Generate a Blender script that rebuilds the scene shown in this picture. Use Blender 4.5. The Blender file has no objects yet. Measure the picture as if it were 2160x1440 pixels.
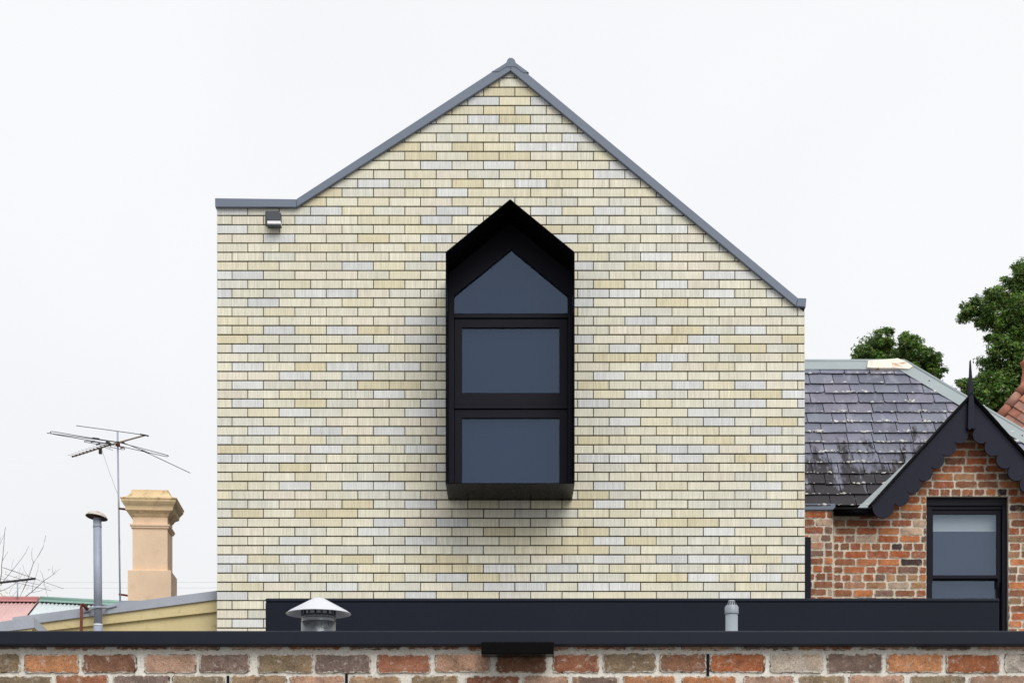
import bpy, bmesh, math, random
import numpy as np
from mathutils import Vector, Matrix
random.seed(7); RNG = np.random.default_rng(7)
SC = bpy.context.scene
COL = SC.collection
# ---------------------------------------------------------------- camera (shift lens, lane level)
F, HX, HY, CZ = 3600.0, 1080.0, 1850.0, 1.6          # focal length and horizon in photo pixels, eye height in metres
cam = bpy.data.cameras.new('camera'); co = bpy.data.objects.new('camera', cam); COL.objects.link(co)
co.location = (0, 0, CZ); co.rotation_euler = (math.radians(90), 0, 0)
cam.sensor_width = 36; cam.lens = F / 2160 * 36; cam.shift_y = (HY - 720) / 2160
cam.clip_start = 0.1; cam.clip_end = 2000
SC.camera = co
# ---------------------------------------------------------------- sky: thin bright overcast
SUN = Vector((0.40, -1.0, 0.95)).normalized()
SUN_EL = math.asin(SUN.z); SUN_AZ = math.atan2(SUN.x, SUN.y)
w = bpy.data.worlds.new('World'); SC.world = w; w.use_nodes = True
nt = w.node_tree; N, L = nt.nodes, nt.links
bg = N['Background']
sky = N.new('ShaderNodeTexSky'); sky.sky_type = 'NISHITA'; sky.sun_disc = False
sky.sun_elevation = SUN_EL; sky.sun_rotation = SUN_AZ; sky.dust_density = 4.0; sky.air_density = 1.0
tc = N.new('ShaderNodeTexCoord')
nz = N.new('ShaderNodeTexNoise'); nz.inputs['Scale'].default_value = 1.1; nz.inputs['Detail'].default_value = 4; nz.inputs['Roughness'].default_value = 0.55
L.new(tc.outputs['Generated'], nz.inputs['Vector'])
mr = N.new('ShaderNodeMapRange'); mr.inputs[1].default_value = 0.34; mr.inputs[2].default_value = 0.64; mr.inputs[3].default_value = 5.8; mr.inputs[4].default_value = 6.85
L.new(nz.outputs['Fac'], mr.inputs[0])
cc = N.new('ShaderNodeCombineColor')
mb = N.new('ShaderNodeMath'); mb.operation = 'MULTIPLY'; mb.inputs[1].default_value = 1.012
L.new(mr.outputs[0], mb.inputs[0])
L.new(mr.outputs[0], cc.inputs[0]); L.new(mr.outputs[0], cc.inputs[1]); L.new(mb.outputs[0], cc.inputs[2])
mx = N.new('ShaderNodeMix'); mx.data_type = 'RGBA'; mx.inputs[0].default_value = 0.93     # the cloud layer hides most of the blue
L.new(sky.outputs[0], mx.inputs[6]); L.new(cc.outputs[0], mx.inputs[7])
L.new(mx.outputs[2], bg.inputs['Color']); bg.inputs['Strength'].default_value = 0.1
sl = bpy.data.lights.new('sun', 'SUN'); sl.energy = 1.35; sl.angle = math.radians(40); sl.color = (1.0, 0.985, 0.962)
so = bpy.data.objects.new('sun', sl); COL.objects.link(so); so.rotation_euler = SUN.to_track_quat('Z', 'Y').to_euler()
so.location = (10, -20, 30)
SC.view_settings.view_transform = 'Standard'; SC.view_settings.look = 'None'
SC.view_settings.exposure = 0.55; SC.view_settings.gamma = 1.0; SC.view_settings.use_curve_mapping = False

# ---------------------------------------------------------------- helpers
def PX(px, Y): return (px - HX) / F * Y
def PZ(py, Y): return CZ + (HY - py) / F * Y
def P(px, py, Y): return Vector((PX(px, Y), Y, PZ(py, Y)))
def on_z(px, py, z):                                    # where a pixel's ray meets the level z
    Y = (z - CZ) * F / (HY - py); return P(px, py, Y)
def lin(r, g, b, k=1.0):                                # 0-255 sRGB -> linear
    o = []
    for c in (r, g, b):
        c /= 255.0; o.append(k * (c / 12.92 if c <= .04045 else ((c + .055) / 1.055) ** 2.4))
    return tuple(o)
def link(name, me, mat=None, parent=None):
    o = bpy.data.objects.new(name, me); COL.objects.link(o)
    if mat is not None and me is not None and not me.materials: me.materials.append(mat)
    if parent is not None: o.parent = parent
    return o
def mesh(name, vs, fs, mat=None, parent=None, smooth=False, tint=None):
    me = bpy.data.meshes.new(name); me.from_pydata([tuple(v) for v in vs], [], fs); me.update()
    if smooth: me.polygons.foreach_set('use_smooth', [True] * len(me.polygons))
    if tint is not None: set_tint(me, tint)
    return link(name, me, mat, parent)
def set_tint(me, tint):
    a = me.color_attributes.new('tint', 'FLOAT_COLOR', 'POINT')
    n = len(me.vertices)
    t = np.asarray(tint, dtype=np.float32)
    if t.ndim == 1: t = np.tile(t, (n, 1))
    d = np.ones((n, 4), dtype=np.float32); d[:, :t.shape[1]] = t
    a.data.foreach_set('color', d.ravel())
def from_bm(name, bm, mat, parent, smooth=False):
    me = bpy.data.meshes.new(name); bm.normal_update(); bm.to_mesh(me); bm.free()
    if smooth: me.polygons.foreach_set('use_smooth', [True] * len(me.polygons))
    return link(name, me, mat, parent)
def bevelled(bm, w, seg=1):
    if w > 0: bmesh.ops.bevel(bm, geom=bm.edges[:], offset=w, segments=seg, affect='EDGES', profile=0.5, clamp_overlap=True)
    return bm
def box(name, x0, x1, y0, y1, z0, z1, mat, parent=None, bev=0.0, seg=1):
    bm = bmesh.new(); bmesh.ops.create_cube(bm, size=1)
    for v in bm.verts:
        v.co = ((x0 + x1) / 2 + v.co.x * (x1 - x0), (y0 + y1) / 2 + v.co.y * (y1 - y0), (z0 + z1) / 2 + v.co.z * (z1 - z0))
    return from_bm(name, bevelled(bm, bev, seg), mat, parent)
def prism_bm(poly, y0, y1, bev=0.0):                    # poly: (x, z) world points
    bm = bmesh.new()
    a = [bm.verts.new((p[0], y0, p[1])) for p in poly]; b = [bm.verts.new((p[0], y1, p[1])) for p in poly]
    bm.faces.new(a); bm.faces.new(b[::-1])
    n = len(poly)
    for i in range(n): bm.faces.new((a[i], b[i], b[(i + 1) % n], a[(i + 1) % n]))
    bmesh.ops.recalc_face_normals(bm, faces=bm.faces[:])
    return bevelled(bm, bev)
def prism(name, poly, y0, y1, mat, parent=None, bev=0.0): return from_bm(name, prism_bm(poly, y0, y1, bev), mat, parent)
def pxprism(name, pts, Y, y0, y1, mat, parent=None, bev=0.0):   # outline read at depth Y, thickness y0..y1
    return prism(name, [(PX(a, Y), PZ(b, Y)) for a, b in pts], y0, y1, mat, parent, bev)
def pxbox(name, x0, x1, ya, yb, Y, y0, y1, mat, parent=None, bev=0.0):
    return box(name, PX(x0, Y), PX(x1, Y), y0, y1, PZ(yb, Y), PZ(ya, Y), mat, parent, bev)
def ring_frame(name, outer, inner, y0, y1, mat, parent=None):  # same vertex count, (x,z) loops
    n = len(outer); vs = []; fs = []
    for y in (y0, y1):
        vs += [(p[0], y, p[1]) for p in outer] + [(p[0], y, p[1]) for p in inner]
    for i in range(n):
        j = (i + 1) % n
        fs += [(i, j, n + j, n + i), (2*n + i, 3*n + i, 3*n + j, 2*n + j), (i, 2*n + i, 2*n + j, j), (n + i, n + j, 3*n + j, 3*n + i)]
    o = mesh(name, vs, fs, mat, parent)
    bm = bmesh.new(); bm.from_mesh(o.data); bmesh.ops.recalc_face_normals(bm, faces=bm.faces[:]); bm.to_mesh(o.data); bm.free()
    return o
def lathe(name, prof, c, mat, parent=None, seg=32, smooth=True, tilt=None, cap=True):
    vs = []; fs = []
    for r, z in prof:
        for k in range(seg):
            a = 2 * math.pi * k / seg; vs.append(Vector((r * math.cos(a), r * math.sin(a), z)))
    for i in range(len(prof) - 1):
        for k in range(seg):
            k2 = (k + 1) % seg; fs.append((i*seg + k, i*seg + k2, (i+1)*seg + k2, (i+1)*seg + k))
    if cap:
        fs.append(tuple(range(seg))[::-1]); fs.append(tuple((len(prof) - 1) * seg + k for k in range(seg)))
    if tilt is not None: vs = [tilt @ v for v in vs]
    o = mesh(name, [v + Vector(c) for v in vs], fs, mat, parent, smooth)
    return o
def tube(name, pts, r, mat, parent=None, seg=6, radii=None, smooth=True):
    vs = []; fs = []; pts = [Vector(p) for p in pts]; n = len(pts)
    for i, p in enumerate(pts):
        d = (pts[min(i + 1, n - 1)] - pts[max(i - 1, 0)]).normalized()
        up = Vector((0, 0, 1)) if abs(d.z) < .9 else Vector((1, 0, 0))
        u = d.cross(up).normalized(); v = d.cross(u)
        rr = radii[i] if radii else r
        for k in range(seg):
            a = 2 * math.pi * k / seg; vs.append(p + rr * (math.cos(a) * u + math.sin(a) * v))
    for i in range(n - 1):
        for k in range(seg):
            k2 = (k + 1) % seg; fs.append((i*seg + k, (i+1)*seg + k, (i+1)*seg + k2, i*seg + k2))
    fs.append(tuple(range(seg))); fs.append(tuple((n - 1)*seg + k for k in range(seg))[::-1])
    if name is None: return vs, fs
    return mesh(name, vs, fs, mat, parent, smooth)
def empty(name, loc=(0, 0, 0)):
    o = bpy.data.objects.new(name, None); COL.objects.link(o); o.location = loc; o.empty_display_size = .2
    return o
def tag(o, label, cat, group=None):
    o['label'] = label; o['category'] = cat
    if group: o['group'] = group
    return o
def clip(poly, a, b, c):                                # keep a*x + b*z <= c
    out = []
    for i in range(len(poly)):
        p, q = poly[i], poly[(i + 1) % len(poly)]
        dp, dq = a*p[0] + b*p[1] - c, a*q[0] + b*q[1] - c
        if dp <= 0: out.append(p)
        if (dp < 0 < dq) or (dq < 0 < dp):
            t = dp / (dp - dq); out.append((p[0] + t*(q[0]-p[0]), p[1] + t*(q[1]-p[1])))
    return out
def area(poly): return abs(sum(poly[i][0]*poly[(i+1) % len(poly)][1] - poly[(i+1) % len(poly)][0]*poly[i][1] for i in range(len(poly)))) / 2
def line(p, q, inside):                                 # half plane through p, q (x, z) that holds 'inside'
    a, b = q[1] - p[1], -(q[0] - p[0]); c = a*p[0] + b*p[1]
    if a*inside[0] + b*inside[1] > c: a, b, c = -a, -b, -c
    return a, b, c

# ---------------------------------------------------------------- materials
def newmat(name):
    m = bpy.data.materials.new(name); m.use_nodes = True
    return m, m.node_tree.nodes, m.node_tree.links, m.node_tree.nodes['Principled BSDF']
def coords(N, L, scale=(1, 1, 1), loc=(0, 0, 0)):
    g = N.new('ShaderNodeNewGeometry'); mp = N.new('ShaderNodeMapping'); mp.inputs['Scale'].default_value = scale; mp.inputs['Location'].default_value = loc
    L.new(g.outputs['Position'], mp.inputs['Vector']); return mp.outputs[0]
def noise(N, L, vec, scale, detail=4, rough=.6):
    n = N.new('ShaderNodeTexNoise'); n.inputs['Scale'].default_value = scale; n.inputs['Detail'].default_value = detail; n.inputs['Roughness'].default_value = rough
    L.new(vec, n.inputs['Vector']); return n.outputs['Fac']
def rng(N, L, v, a, b, c, d):
    m = N.new('ShaderNodeMapRange'); m.inputs[1].default_value = a; m.inputs[2].default_value = b; m.inputs[3].default_value = c; m.inputs[4].default_value = d
    L.new(v, m.inputs[0]); return m.outputs[0]
def mix(N, L, fac, a, b, blend='MIX'):
    m = N.new('ShaderNodeMix'); m.data_type = 'RGBA'; m.blend_type = blend
    for i, v in ((0, fac), (6, a), (7, b)):
        if hasattr(v, 'links') or hasattr(v, 'is_output'): L.new(v, m.inputs[i])
        else: m.inputs[i].default_value = (v if i == 0 else (*v, 1) if len(v) == 3 else v)
    return m.outputs[2]
def math_(N, L, op, a, b):
    m = N.new('ShaderNodeMath'); m.operation = op
    for i, v in ((0, a), (1, b)):
        if hasattr(v, 'is_output'): L.new(v, m.inputs[i])
        else: m.inputs[i].default_value = v
    return m.outputs[0]
def bump(N, L, bsdf, h, strength, dist=.01):
    b = N.new('ShaderNodeBump'); b.inputs['Strength'].default_value = strength; b.inputs['Distance'].default_value = dist
    L.new(h, b.inputs['Height']); L.new(b.outputs[0], bsdf.inputs['Normal'])
def grey(N, L, v):
    c = N.new('ShaderNodeCombineColor')
    for i in range(3): L.new(v, c.inputs[i])
    return c.outputs[0]
def simple(name, col, rough=.6, metal=0.0, spec=.5, var=.1, vscale=3.0, dirt=None, bmp=0.0, bscale=60, wear=None, coat=0.0):
    m, N, L, b = newmat(name)
    v = coords(N, L)
    n1 = noise(N, L, v, vscale, 5); n2 = noise(N, L, v, vscale * 14, 3)
    f = math_(N, L, 'ADD', rng(N, L, n1, .3, .7, 1 - var, 1 + var), rng(N, L, n2, .3, .7, -var * .5, var * .5))
    c = mix(N, L, 1.0, col, grey(N, L, f), 'MULTIPLY')
    if dirt:                                           # (colour, lo, hi, scale)
        c = mix(N, L, rng(N, L, noise(N, L, v, dirt[3], 6, .7), dirt[1], dirt[2], 0, 1), c, dirt[0])
    L.new(c, b.inputs['Base Color']); b.inputs['Roughness'].default_value = rough; b.inputs['Metallic'].default_value = metal
    b.inputs['Specular IOR Level'].default_value = spec; b.inputs['Coat Weight'].default_value = coat
    r = rng(N, L, n2, .3, .7, max(0, rough - .07), min(1, rough + .07)); L.new(r, b.inputs['Roughness'])
    if bmp: bump(N, L, b, noise(N, L, v, bscale, 4), bmp, .004)
    return m
def tinted(name):
    m, N, L, b = newmat(name)
    a = N.new('ShaderNodeAttribute'); a.attribute_name = 'tint'
    return m, N, L, b, a.outputs['Color']

M = {}
M['navy'] = simple('navy_metal', lin(29, 32, 43), .45, 0, .09, .08, 1.5, bmp=.03, bscale=9)
M['navy_coat'] = simple('navy_coping_metal', lin(34, 38, 48), .45, 0, .11, .06, 1.2, bmp=.02, bscale=7)
M['black_metal'] = simple('black_steel', lin(9, 9, 11), .3, 0, .05, .1, 2.5)
M['black_frame'] = simple('black_window_frame', lin(25, 26, 35), .42, 0, .1, .08, 3)
M['slate_metal'] = simple('slate_grey_sheet', lin(112, 121, 136), .45, 0, .3, .05, 2.2, bmp=.02, bscale=6)
M['barge'] = simple('barge_paint', lin(37, 39, 51), .55, 0, .12, .07, 5, bmp=.04, bscale=50)
M['galv'] = simple('galvanised_steel', lin(156, 164, 180), .55, .05, .5, .14, 5, bmp=.05, bscale=40)
M['galv_flat'] = simple('galvanised_capping', lin(158, 163, 173), .55, .0, .5, .1, 4, dirt=(lin(120, 108, 90), .66, .82, 9), bmp=.03, bscale=20)
M['lead'] = simple('zinc_flashing', lin(152, 162, 164), .5, 0, .5, .06, 2, bmp=.03, bscale=10)
M['lead_patch'] = simple('painted_lead_patch', lin(226, 220, 206), .7, 0, .3, .06, 4, dirt=(lin(168, 118, 72), .54, .66, 9), bmp=.2, bscale=14)
M['rust'] = simple('rusty_iron', lin(112, 62, 48), .85, 0, .2, .25, 14, dirt=(lin(70, 40, 36), .55, .7, 30), bmp=.3, bscale=60)
M['rust_dark'] = simple('dark_rust', lin(72, 58, 52), .9, 0, .1, .2, 14)
M['white_cowl'] = simple('white_cowl_metal', lin(208, 210, 216), .3, 0, .5, .03, 3)
M['cowl_neck'] = simple('spiral_duct', lin(112, 116, 120), .28, .75, .5, .12, 4)
M['pvc'] = simple('grey_pvc', lin(146, 154, 162), .4, 0, .5, .05, 5)
M['slot'] = simple('dark_slot', (.012, .012, .014), .8, 0, .1, .1)
M['yellow'] = simple('yellow_paint', lin(206, 190, 144), .7, 0, .3, .08, 4, dirt=(lin(165, 138, 84), .6, .78, 10), bmp=.12, bscale=40)
M['render_tan'] = simple('tan_render', lin(237, 208, 177), .85, 0, .2, .07, 3, dirt=(lin(214, 172, 126), .55, .8, 4), bmp=.3, bscale=70)
M['cornice'] = simple('weathered_cornice', lin(222, 196, 154), .85, 0, .2, .12, 6, dirt=(lin(132, 104, 72), .53, .72, 9), bmp=.3, bscale=60)
M['pink_sheet'] = simple('faded_pink_sheet', lin(218, 182, 178), .5, 0, .4, .06, 2)
M['pink_ridge'] = simple('faded_red_ridge', lin(182, 122, 120), .5, 0, .4, .08, 2)
M['pale_sheet'] = simple('pale_zinc_sheet', lin(218, 226, 228), .4, 0, .5, .05, 2)
M['green_ridge'] = simple('green_ridge_paint', lin(126, 158, 147), .5, 0, .4, .08, 2)
M['alu'] = simple('antenna_aluminium', lin(112, 112, 122), .5, .3, .5, .1, 10)
M['boom'] = simple('antenna_boom', lin(146, 134, 118), .5, .2, .5, .12, 10)
M['black_plastic'] = simple('black_plastic', lin(26, 26, 30), .5, 0, .4, .1, 10)
M['cable'] = simple('grey_cable', lin(176, 174, 174), .6)
M['bark'] = simple('bark', lin(92, 78, 76), .9, 0, .2, .2, 20)
M['concrete'] = simple('worn_concrete_lane', (.17, .168, .16), .9, 0, .2, .15, .6, bmp=.2)
M['render_wall'] = simple('grey_render', (.35, .33, .30), .9, 0, .2, .1, 1)
M['roof_membrane'] = simple('roof_membrane', (.12, .12, .13), .8, 0, .2, .1, 1)
M['interior'] = simple('dark_interior', (.02, .021, .024), .9, 0, .1, .1)
M['white_diff'] = simple('lamp_diffuser', (.85, .85, .86), .35, 0, .5, .02)
M['lamp_body'] = simple('lamp_body', lin(62, 66, 72), .4, 0, .5, .1, 8)
M['terracotta'] = simple('terracotta_pot', lin(172, 108, 82), .8, 0, .25, .15, 8, dirt=(lin(105, 72, 58), .55, .75, 10), bmp=.2)
M['lichen'] = simple('pale_lichen', lin(226, 225, 218), .95, 0, .1, .12, 20, bmp=.4, bscale=120)

def mk_mortar(name, col, dark, sc=6, bm=.5):
    m, N, L, b = newmat(name); v = coords(N, L)
    c = mix(N, L, rng(N, L, noise(N, L, v, sc, 6, .7), .35, .7, 0, 1), col, dark)
    c = mix(N, L, rng(N, L, noise(N, L, v, sc * 18, 4, .7), .4, .75, 0, .5), c, lin(120, 108, 92))
    L.new(c, b.inputs['Base Color']); b.inputs['Roughness'].default_value = .95; b.inputs['Specular IOR Level'].default_value = .15
    bump(N, L, b, noise(N, L, v, sc * 10, 6, .7), bm, .01)
    return m
M['mortar_near'] = mk_mortar('lime_mortar', lin(240, 237, 229), lin(220, 214, 203), 7, .4)
M['mortar_house'] = mk_mortar('old_lime_mortar', lin(232, 223, 205), lin(204, 192, 170), 6, .4)
M['mortar_dark'] = simple('dark_raked_mortar', lin(70, 66, 54), .95, 0, .1, .12, 8)

def mk_cream():
    m, N, L, b, t = tinted('ribbed_cream_brick')
    v = coords(N, L, (1, 1, .02))
    s1 = noise(N, L, v, 150, 2, .5); s2 = noise(N, L, v, 420, 1, .5); vb = coords(N, L, (1, 1, 1.4)); s3 = noise(N, L, vb, 5, 3, .6)
    f = math_(N, L, 'ADD', rng(N, L, s1, .25, .75, .77, 1.15), rng(N, L, s2, .3, .7, -.09, .08))
    f = math_(N, L, 'MULTIPLY', f, rng(N, L, s3, .3, .7, .95, 1.05))
    f = math_(N, L, 'MULTIPLY', f, rng(N, L, noise(N, L, coords(N, L, (1, 1, .6)), .7, 5, .6), .3, .7, .95, 1.04))
    c = mix(N, L, 1.0, t, grey(N, L, f), 'MULTIPLY')
    # iron streaks and specks burnt into the face
    vs = coords(N, L, (1, 1, .12)); c = mix(N, L, rng(N, L, noise(N, L, vs, 60, 3, .6), .58, .8, 0, .22), c, lin(200, 180, 128))
    sp = noise(N, L, coords(N, L), 260, 2, .5); c = mix(N, L, rng(N, L, sp, .72, .80, 0, .5), c, lin(120, 104, 80))
    L.new(c, b.inputs['Base Color']); b.inputs['Roughness'].default_value = .62; b.inputs['Specular IOR Level'].default_value = .3
    bump(N, L, b, s1, .35, .004)
    return m
M['cream_brick'] = mk_cream()
def mk_old(name, scale, pits, effl):
    m, N, L, b, t = tinted(name); v = coords(N, L)
    c = mix(N, L, 1.0, t, grey(N, L, rng(N, L, noise(N, L, v, scale * .5, 6, .7), .3, .7, .62, 1.32)), 'MULTIPLY')
    c = mix(N, L, 1.0, c, grey(N, L, rng(N, L, noise(N, L, v, scale * 7, 3, .8), .3, .7, .62, 1.36)), 'MULTIPLY')
    big = noise(N, L, coords(N, L, loc=(3, 1, 7)), scale * .3, 4, .6)
    c = mix(N, L, rng(N, L, big, .54, .70, 0, .55), c, lin(172, 134, 100))
    c = mix(N, L, rng(N, L, noise(N, L, coords(N, L, loc=(9, 4, 2)), scale * .35, 5, .65), .56, .70, 0, .55), c, lin(92, 76, 74))
    c = mix(N, L, rng(N, L, noise(N, L, v, scale * 4, 4, .8), .55, .66, 0, pits), c, lin(58, 46, 42))
    c = mix(N, L, rng(N, L, noise(N, L, coords(N, L, loc=(5, 5, 1)), scale * 1.0, 8, .8), .545, .66, 0, effl), c, lin(222, 210, 198))
    at = [q for q in N if q.bl_idname == 'ShaderNodeAttribute'][0]
    # lime smeared over the arrises and dark open gaps along them
    e1 = math_(N, L, 'ADD', math_(N, L, 'MULTIPLY', at.outputs['Alpha'], .46), noise(N, L, coords(N, L, loc=(2, 8, 3)), scale * 1.3, 7, .75))
    c = mix(N, L, rng(N, L, e1, .86, .95, 0, .9), c, lin(226, 220, 208))
    e2 = math_(N, L, 'ADD', math_(N, L, 'MULTIPLY', at.outputs['Alpha'], .40), noise(N, L, coords(N, L, loc=(7, 1, 5)), scale * 1.1, 6, .75))
    c = mix(N, L, rng(N, L, e2, .91, .97, 0, .8), c, lin(56, 46, 42))
    L.new(c, b.inputs['Base Color']); b.inputs['Roughness'].default_value = .95; b.inputs['Specular IOR Level'].default_value = .1
    h = math_(N, L, 'ADD', noise(N, L, v, scale * 5, 6, .85), noise(N, L, v, scale * 1.2, 5, .7)); bump(N, L, b, h, .9, .008)
    return m
M['near_brick'] = mk_old('weathered_sandstock_brick', 26, .75, .72)
M['house_brick'] = mk_old('old_house_brick', 26, .55, .35)

def mk_slate():
    m, N, L, b, t = tinted('purple_slate'); v = coords(N, L)
    c = mix(N, L, 1.0, t, grey(N, L, rng(N, L, noise(N, L, v, 7, 4, .6), .3, .7, .86, 1.12)), 'MULTIPLY')
    c = mix(N, L, rng(N, L, noise(N, L, coords(N, L, (1.4, .6, .6), (4, 2, 9)), 5, 6, .7), .54, .70, 0, .45), c, lin(172, 172, 184))
    # soot-black weather staining running down the lower courses
    g = N.new('ShaderNodeNewGeometry'); sx = N.new('ShaderNodeSeparateXYZ'); L.new(g.outputs['Position'], sx.inputs[0])
    low = rng(N, L, sx.outputs['Z'], SLATE_Z0, SLATE_Z0 + 1.45, .30, -.12)
    st = noise(N, L, coords(N, L, (2.6, .55, .75)), 2.6, 7, .72)
    msk = rng(N, L, math_(N, L, 'ADD', st, low), .585, .66, 0, .93)
    c = mix(N, L, msk, c, lin(40, 36, 38))
    lich = noise(N, L, v, 38, 3, .6); c = mix(N, L, rng(N, L, lich, .73, .76, 0, .8), c, lin(196, 196, 190))
    L.new(c, b.inputs['Base Color']); L.new(rng(N, L, msk, 0, 1, .42, .8), b.inputs['Roughness']); b.inputs['Specular IOR Level'].default_value = .5
    bump(N, L, b, noise(N, L, v, 30, 5, .7), .25, .004)
    return m
def mk_tile():
    m, N, L, b, t = tinted('terracotta_tile'); v = coords(N, L)
    c = mix(N, L, 1.0, t, grey(N, L, rng(N, L, noise(N, L, v, 10, 5, .7), .3, .7, .7, 1.2)), 'MULTIPLY')
    L.new(c, b.inputs['Base Color']); b.inputs['Roughness'].default_value = .85; bump(N, L, b, noise(N, L, v, 60, 4), .3, .004)
    return m
M['tile'] = mk_tile()
def mk_leaf():
    m, N, L, b, t = tinted('leaf')
    L.new(t, b.inputs['Base Color']); b.inputs['Roughness'].default_value = .42; b.inputs['Specular IOR Level'].default_value = .45
    tr = N.new('ShaderNodeBsdfTranslucent'); L.new(mix(N, L, 1.0, t, (1.5, 1.7, .7), 'MULTIPLY'), tr.inputs['Color'])
    ms = N.new('ShaderNodeMixShader'); ms.inputs[0].default_value = .3
    L.new(b.outputs[0], ms.inputs[1]); L.new(tr.outputs[0], ms.inputs[2]); L.new(ms.outputs[0], N['Material Output'].inputs['Surface'])
    return m
M['leaf'] = mk_leaf()
def mk_glass(name, tint, body):
    # coated glazing: a bluish reflection over a pane that lets part of the light through
    m, N, L, b = newmat(name); out = N['Material Output']
    gl = N.new('ShaderNodeBsdfGlossy'); gl.inputs['Color'].default_value = (*tint, 1); gl.inputs['Roughness'].default_value = .02
    v = coords(N, L); bp = N.new('ShaderNodeBump'); bp.inputs['Strength'].default_value = .006; bp.inputs['Distance'].default_value = .02
    L.new(noise(N, L, v, 2.5, 2), bp.inputs['Height']); L.new(bp.outputs[0], gl.inputs['Normal'])
    tr = N.new('ShaderNodeBsdfTransparent'); tr.inputs['Color'].default_value = (*body, 1)
    fr = N.new('ShaderNodeFresnel'); fr.inputs['IOR'].default_value = 1.85
    f2 = math_(N, L, 'ADD', math_(N, L, 'MULTIPLY', fr.outputs[0], .66), .0)
    ms = N.new('ShaderNodeMixShader'); L.new(f2, ms.inputs[0]); L.new(tr.outputs[0], ms.inputs[1]); L.new(gl.outputs[0], ms.inputs[2])
    L.new(ms.outputs[0], out.inputs['Surface'])
    return m
M['glass'] = mk_glass('coated_glass', (.48, .61, .82), (.84, .88, .92))
M['glass_sash'] = mk_glass('sash_glass', (.66, .80, 1.0), (.95, .97, .98))
M['blind'] = simple('white_blind', lin(226, 232, 232), .8, 0, .2, .02)
M['blind_and_room_grey'] = simple('blue_grey_blind_and_room', lin(62, 72, 98), .85, 0, .1, .03, 1)  # oriel blind; also the painted-in reflection and room gloom of the sash window

# ---------------------------------------------------------------- old brick generator
OLD = dict(orange=lin(196, 138, 98), red=lin(164, 110, 86), brown=lin(146, 108, 88), purple=lin(136, 117, 108), tan=lin(180, 150, 120),
           olive=lin(150, 132, 108), pink=lin(190, 154, 132), dark=lin(78, 70, 72), pale=lin(200, 188, 174), bright=lin(182, 114, 78))
def old_brick(name, x0, x1, z0, z1, Y, col, mat, parent, jit, n_side=(5, 2), proud=.004, deep=.02, poly=None, rad=.010):
    if poly is None:
        poly = []
        nx, nz = n_side
        for i in range(nx): poly.append((x0 + (x1-x0) * i / nx, z0))
        for i in range(nz): poly.append((x1, z0 + (z1-z0) * i / nz))
        for i in range(nx): poly.append((x1 - (x1-x0) * i / nx, z1))
        for i in range(nz): poly.append((x0, z1 - (z1-z0) * i / nz))
        corners = {0, nx, nx + nz, 2*nx + nz}
    else: corners = set()
    cx = sum(p[0] for p in poly) / len(poly); cz = sum(p[1] for p in poly) / len(poly)
    ring = []
    for i, (px, pz) in enumerate(poly):
        px += random.uniform(-jit, jit); pz += random.uniform(-jit, jit)
        if i in corners:
            k = rad * random.uniform(.5, 1.7); px += k if px < cx else -k; pz += k * .8 if pz < cz else -k * .8
        ring.append((px, pz))
    n = len(ring); vs = []; fs = []
    lean = random.uniform(-.002, .002)
    ins = min(.016, (x1 - x0) * .2)
    for (s, y) in ((1.0, deep), (1.0, .004), (None, -proud), (2, -proud - .0015)):
        for px, pz in ring:
            if s == 2:
                qx, qz = min(max(px, x0 + ins), x1 - ins), min(max(pz, z0 + ins), z1 - ins); px, pz = px + (qx-px)*.9 + (cx-px)*.04, pz + (qz-pz)*.9 + (cz-pz)*.04
            if s is None:
                d = Vector((cx - px, cz - pz)); d.normalize(); px += d.x * .004; pz += d.y * .0035
            vs.append((px, Y + y + (lean * (px - cx) / max(x1 - x0, .05) if s is None else 0), pz))
    for r in range(3):
        for i in range(n):
            j = (i + 1) % n; fs.append((r*n + i, r*n + j, (r+1)*n + j, (r+1)*n + i))
    fs.append(tuple(3*n + i for i in range(n)))
    k = random.uniform(.86, 1.14); h = random.uniform(-.04, .04)
    k *= 1.02; t = (col[0]*k*(1+h), col[1]*k, col[2]*k*(1-h))
    return mesh(name, vs, fs, mat, parent, tint=[(*t, 1.0)]*(3*n) + [(*t, 0.0)]*n)

# ================================================================ THE SETTING
g = box('ground', -400, 400, -100, 900, -.5, 0, M['concrete']); g['kind'] = 'structure'

# ================================================================ CREAM GABLED HOUSE
YM = 16.2                                                # face of the cream brick wall (222 px per metre)
house = empty('cream_brick_house', (0, YM, 0)); house.matrix_world = Matrix.Translation((0, YM, 0))
bpy.context.view_layer.update()
def under(o, par):                                       # parent without moving
    o.parent = par; o.matrix_parent_inverse = par.matrix_world.inverted(); return o
house.location = (0, 0, 0); bpy.context.view_layer.update()
tag(house, 'tall cream ribbed-brick gabled house with pointed black projecting window', 'house')
prof = [(457.5, 436), (622, 436), (1078, 149), (1680, 645), (1697.5, 645)]
wprof = [(PX(a, YM), PZ(b, YM)) for a, b in prof]
XL, XR = wprof[0][0], wprof[-1][0]
body = [(XL, -.2)] + wprof + [(XR, -.2)]
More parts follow.
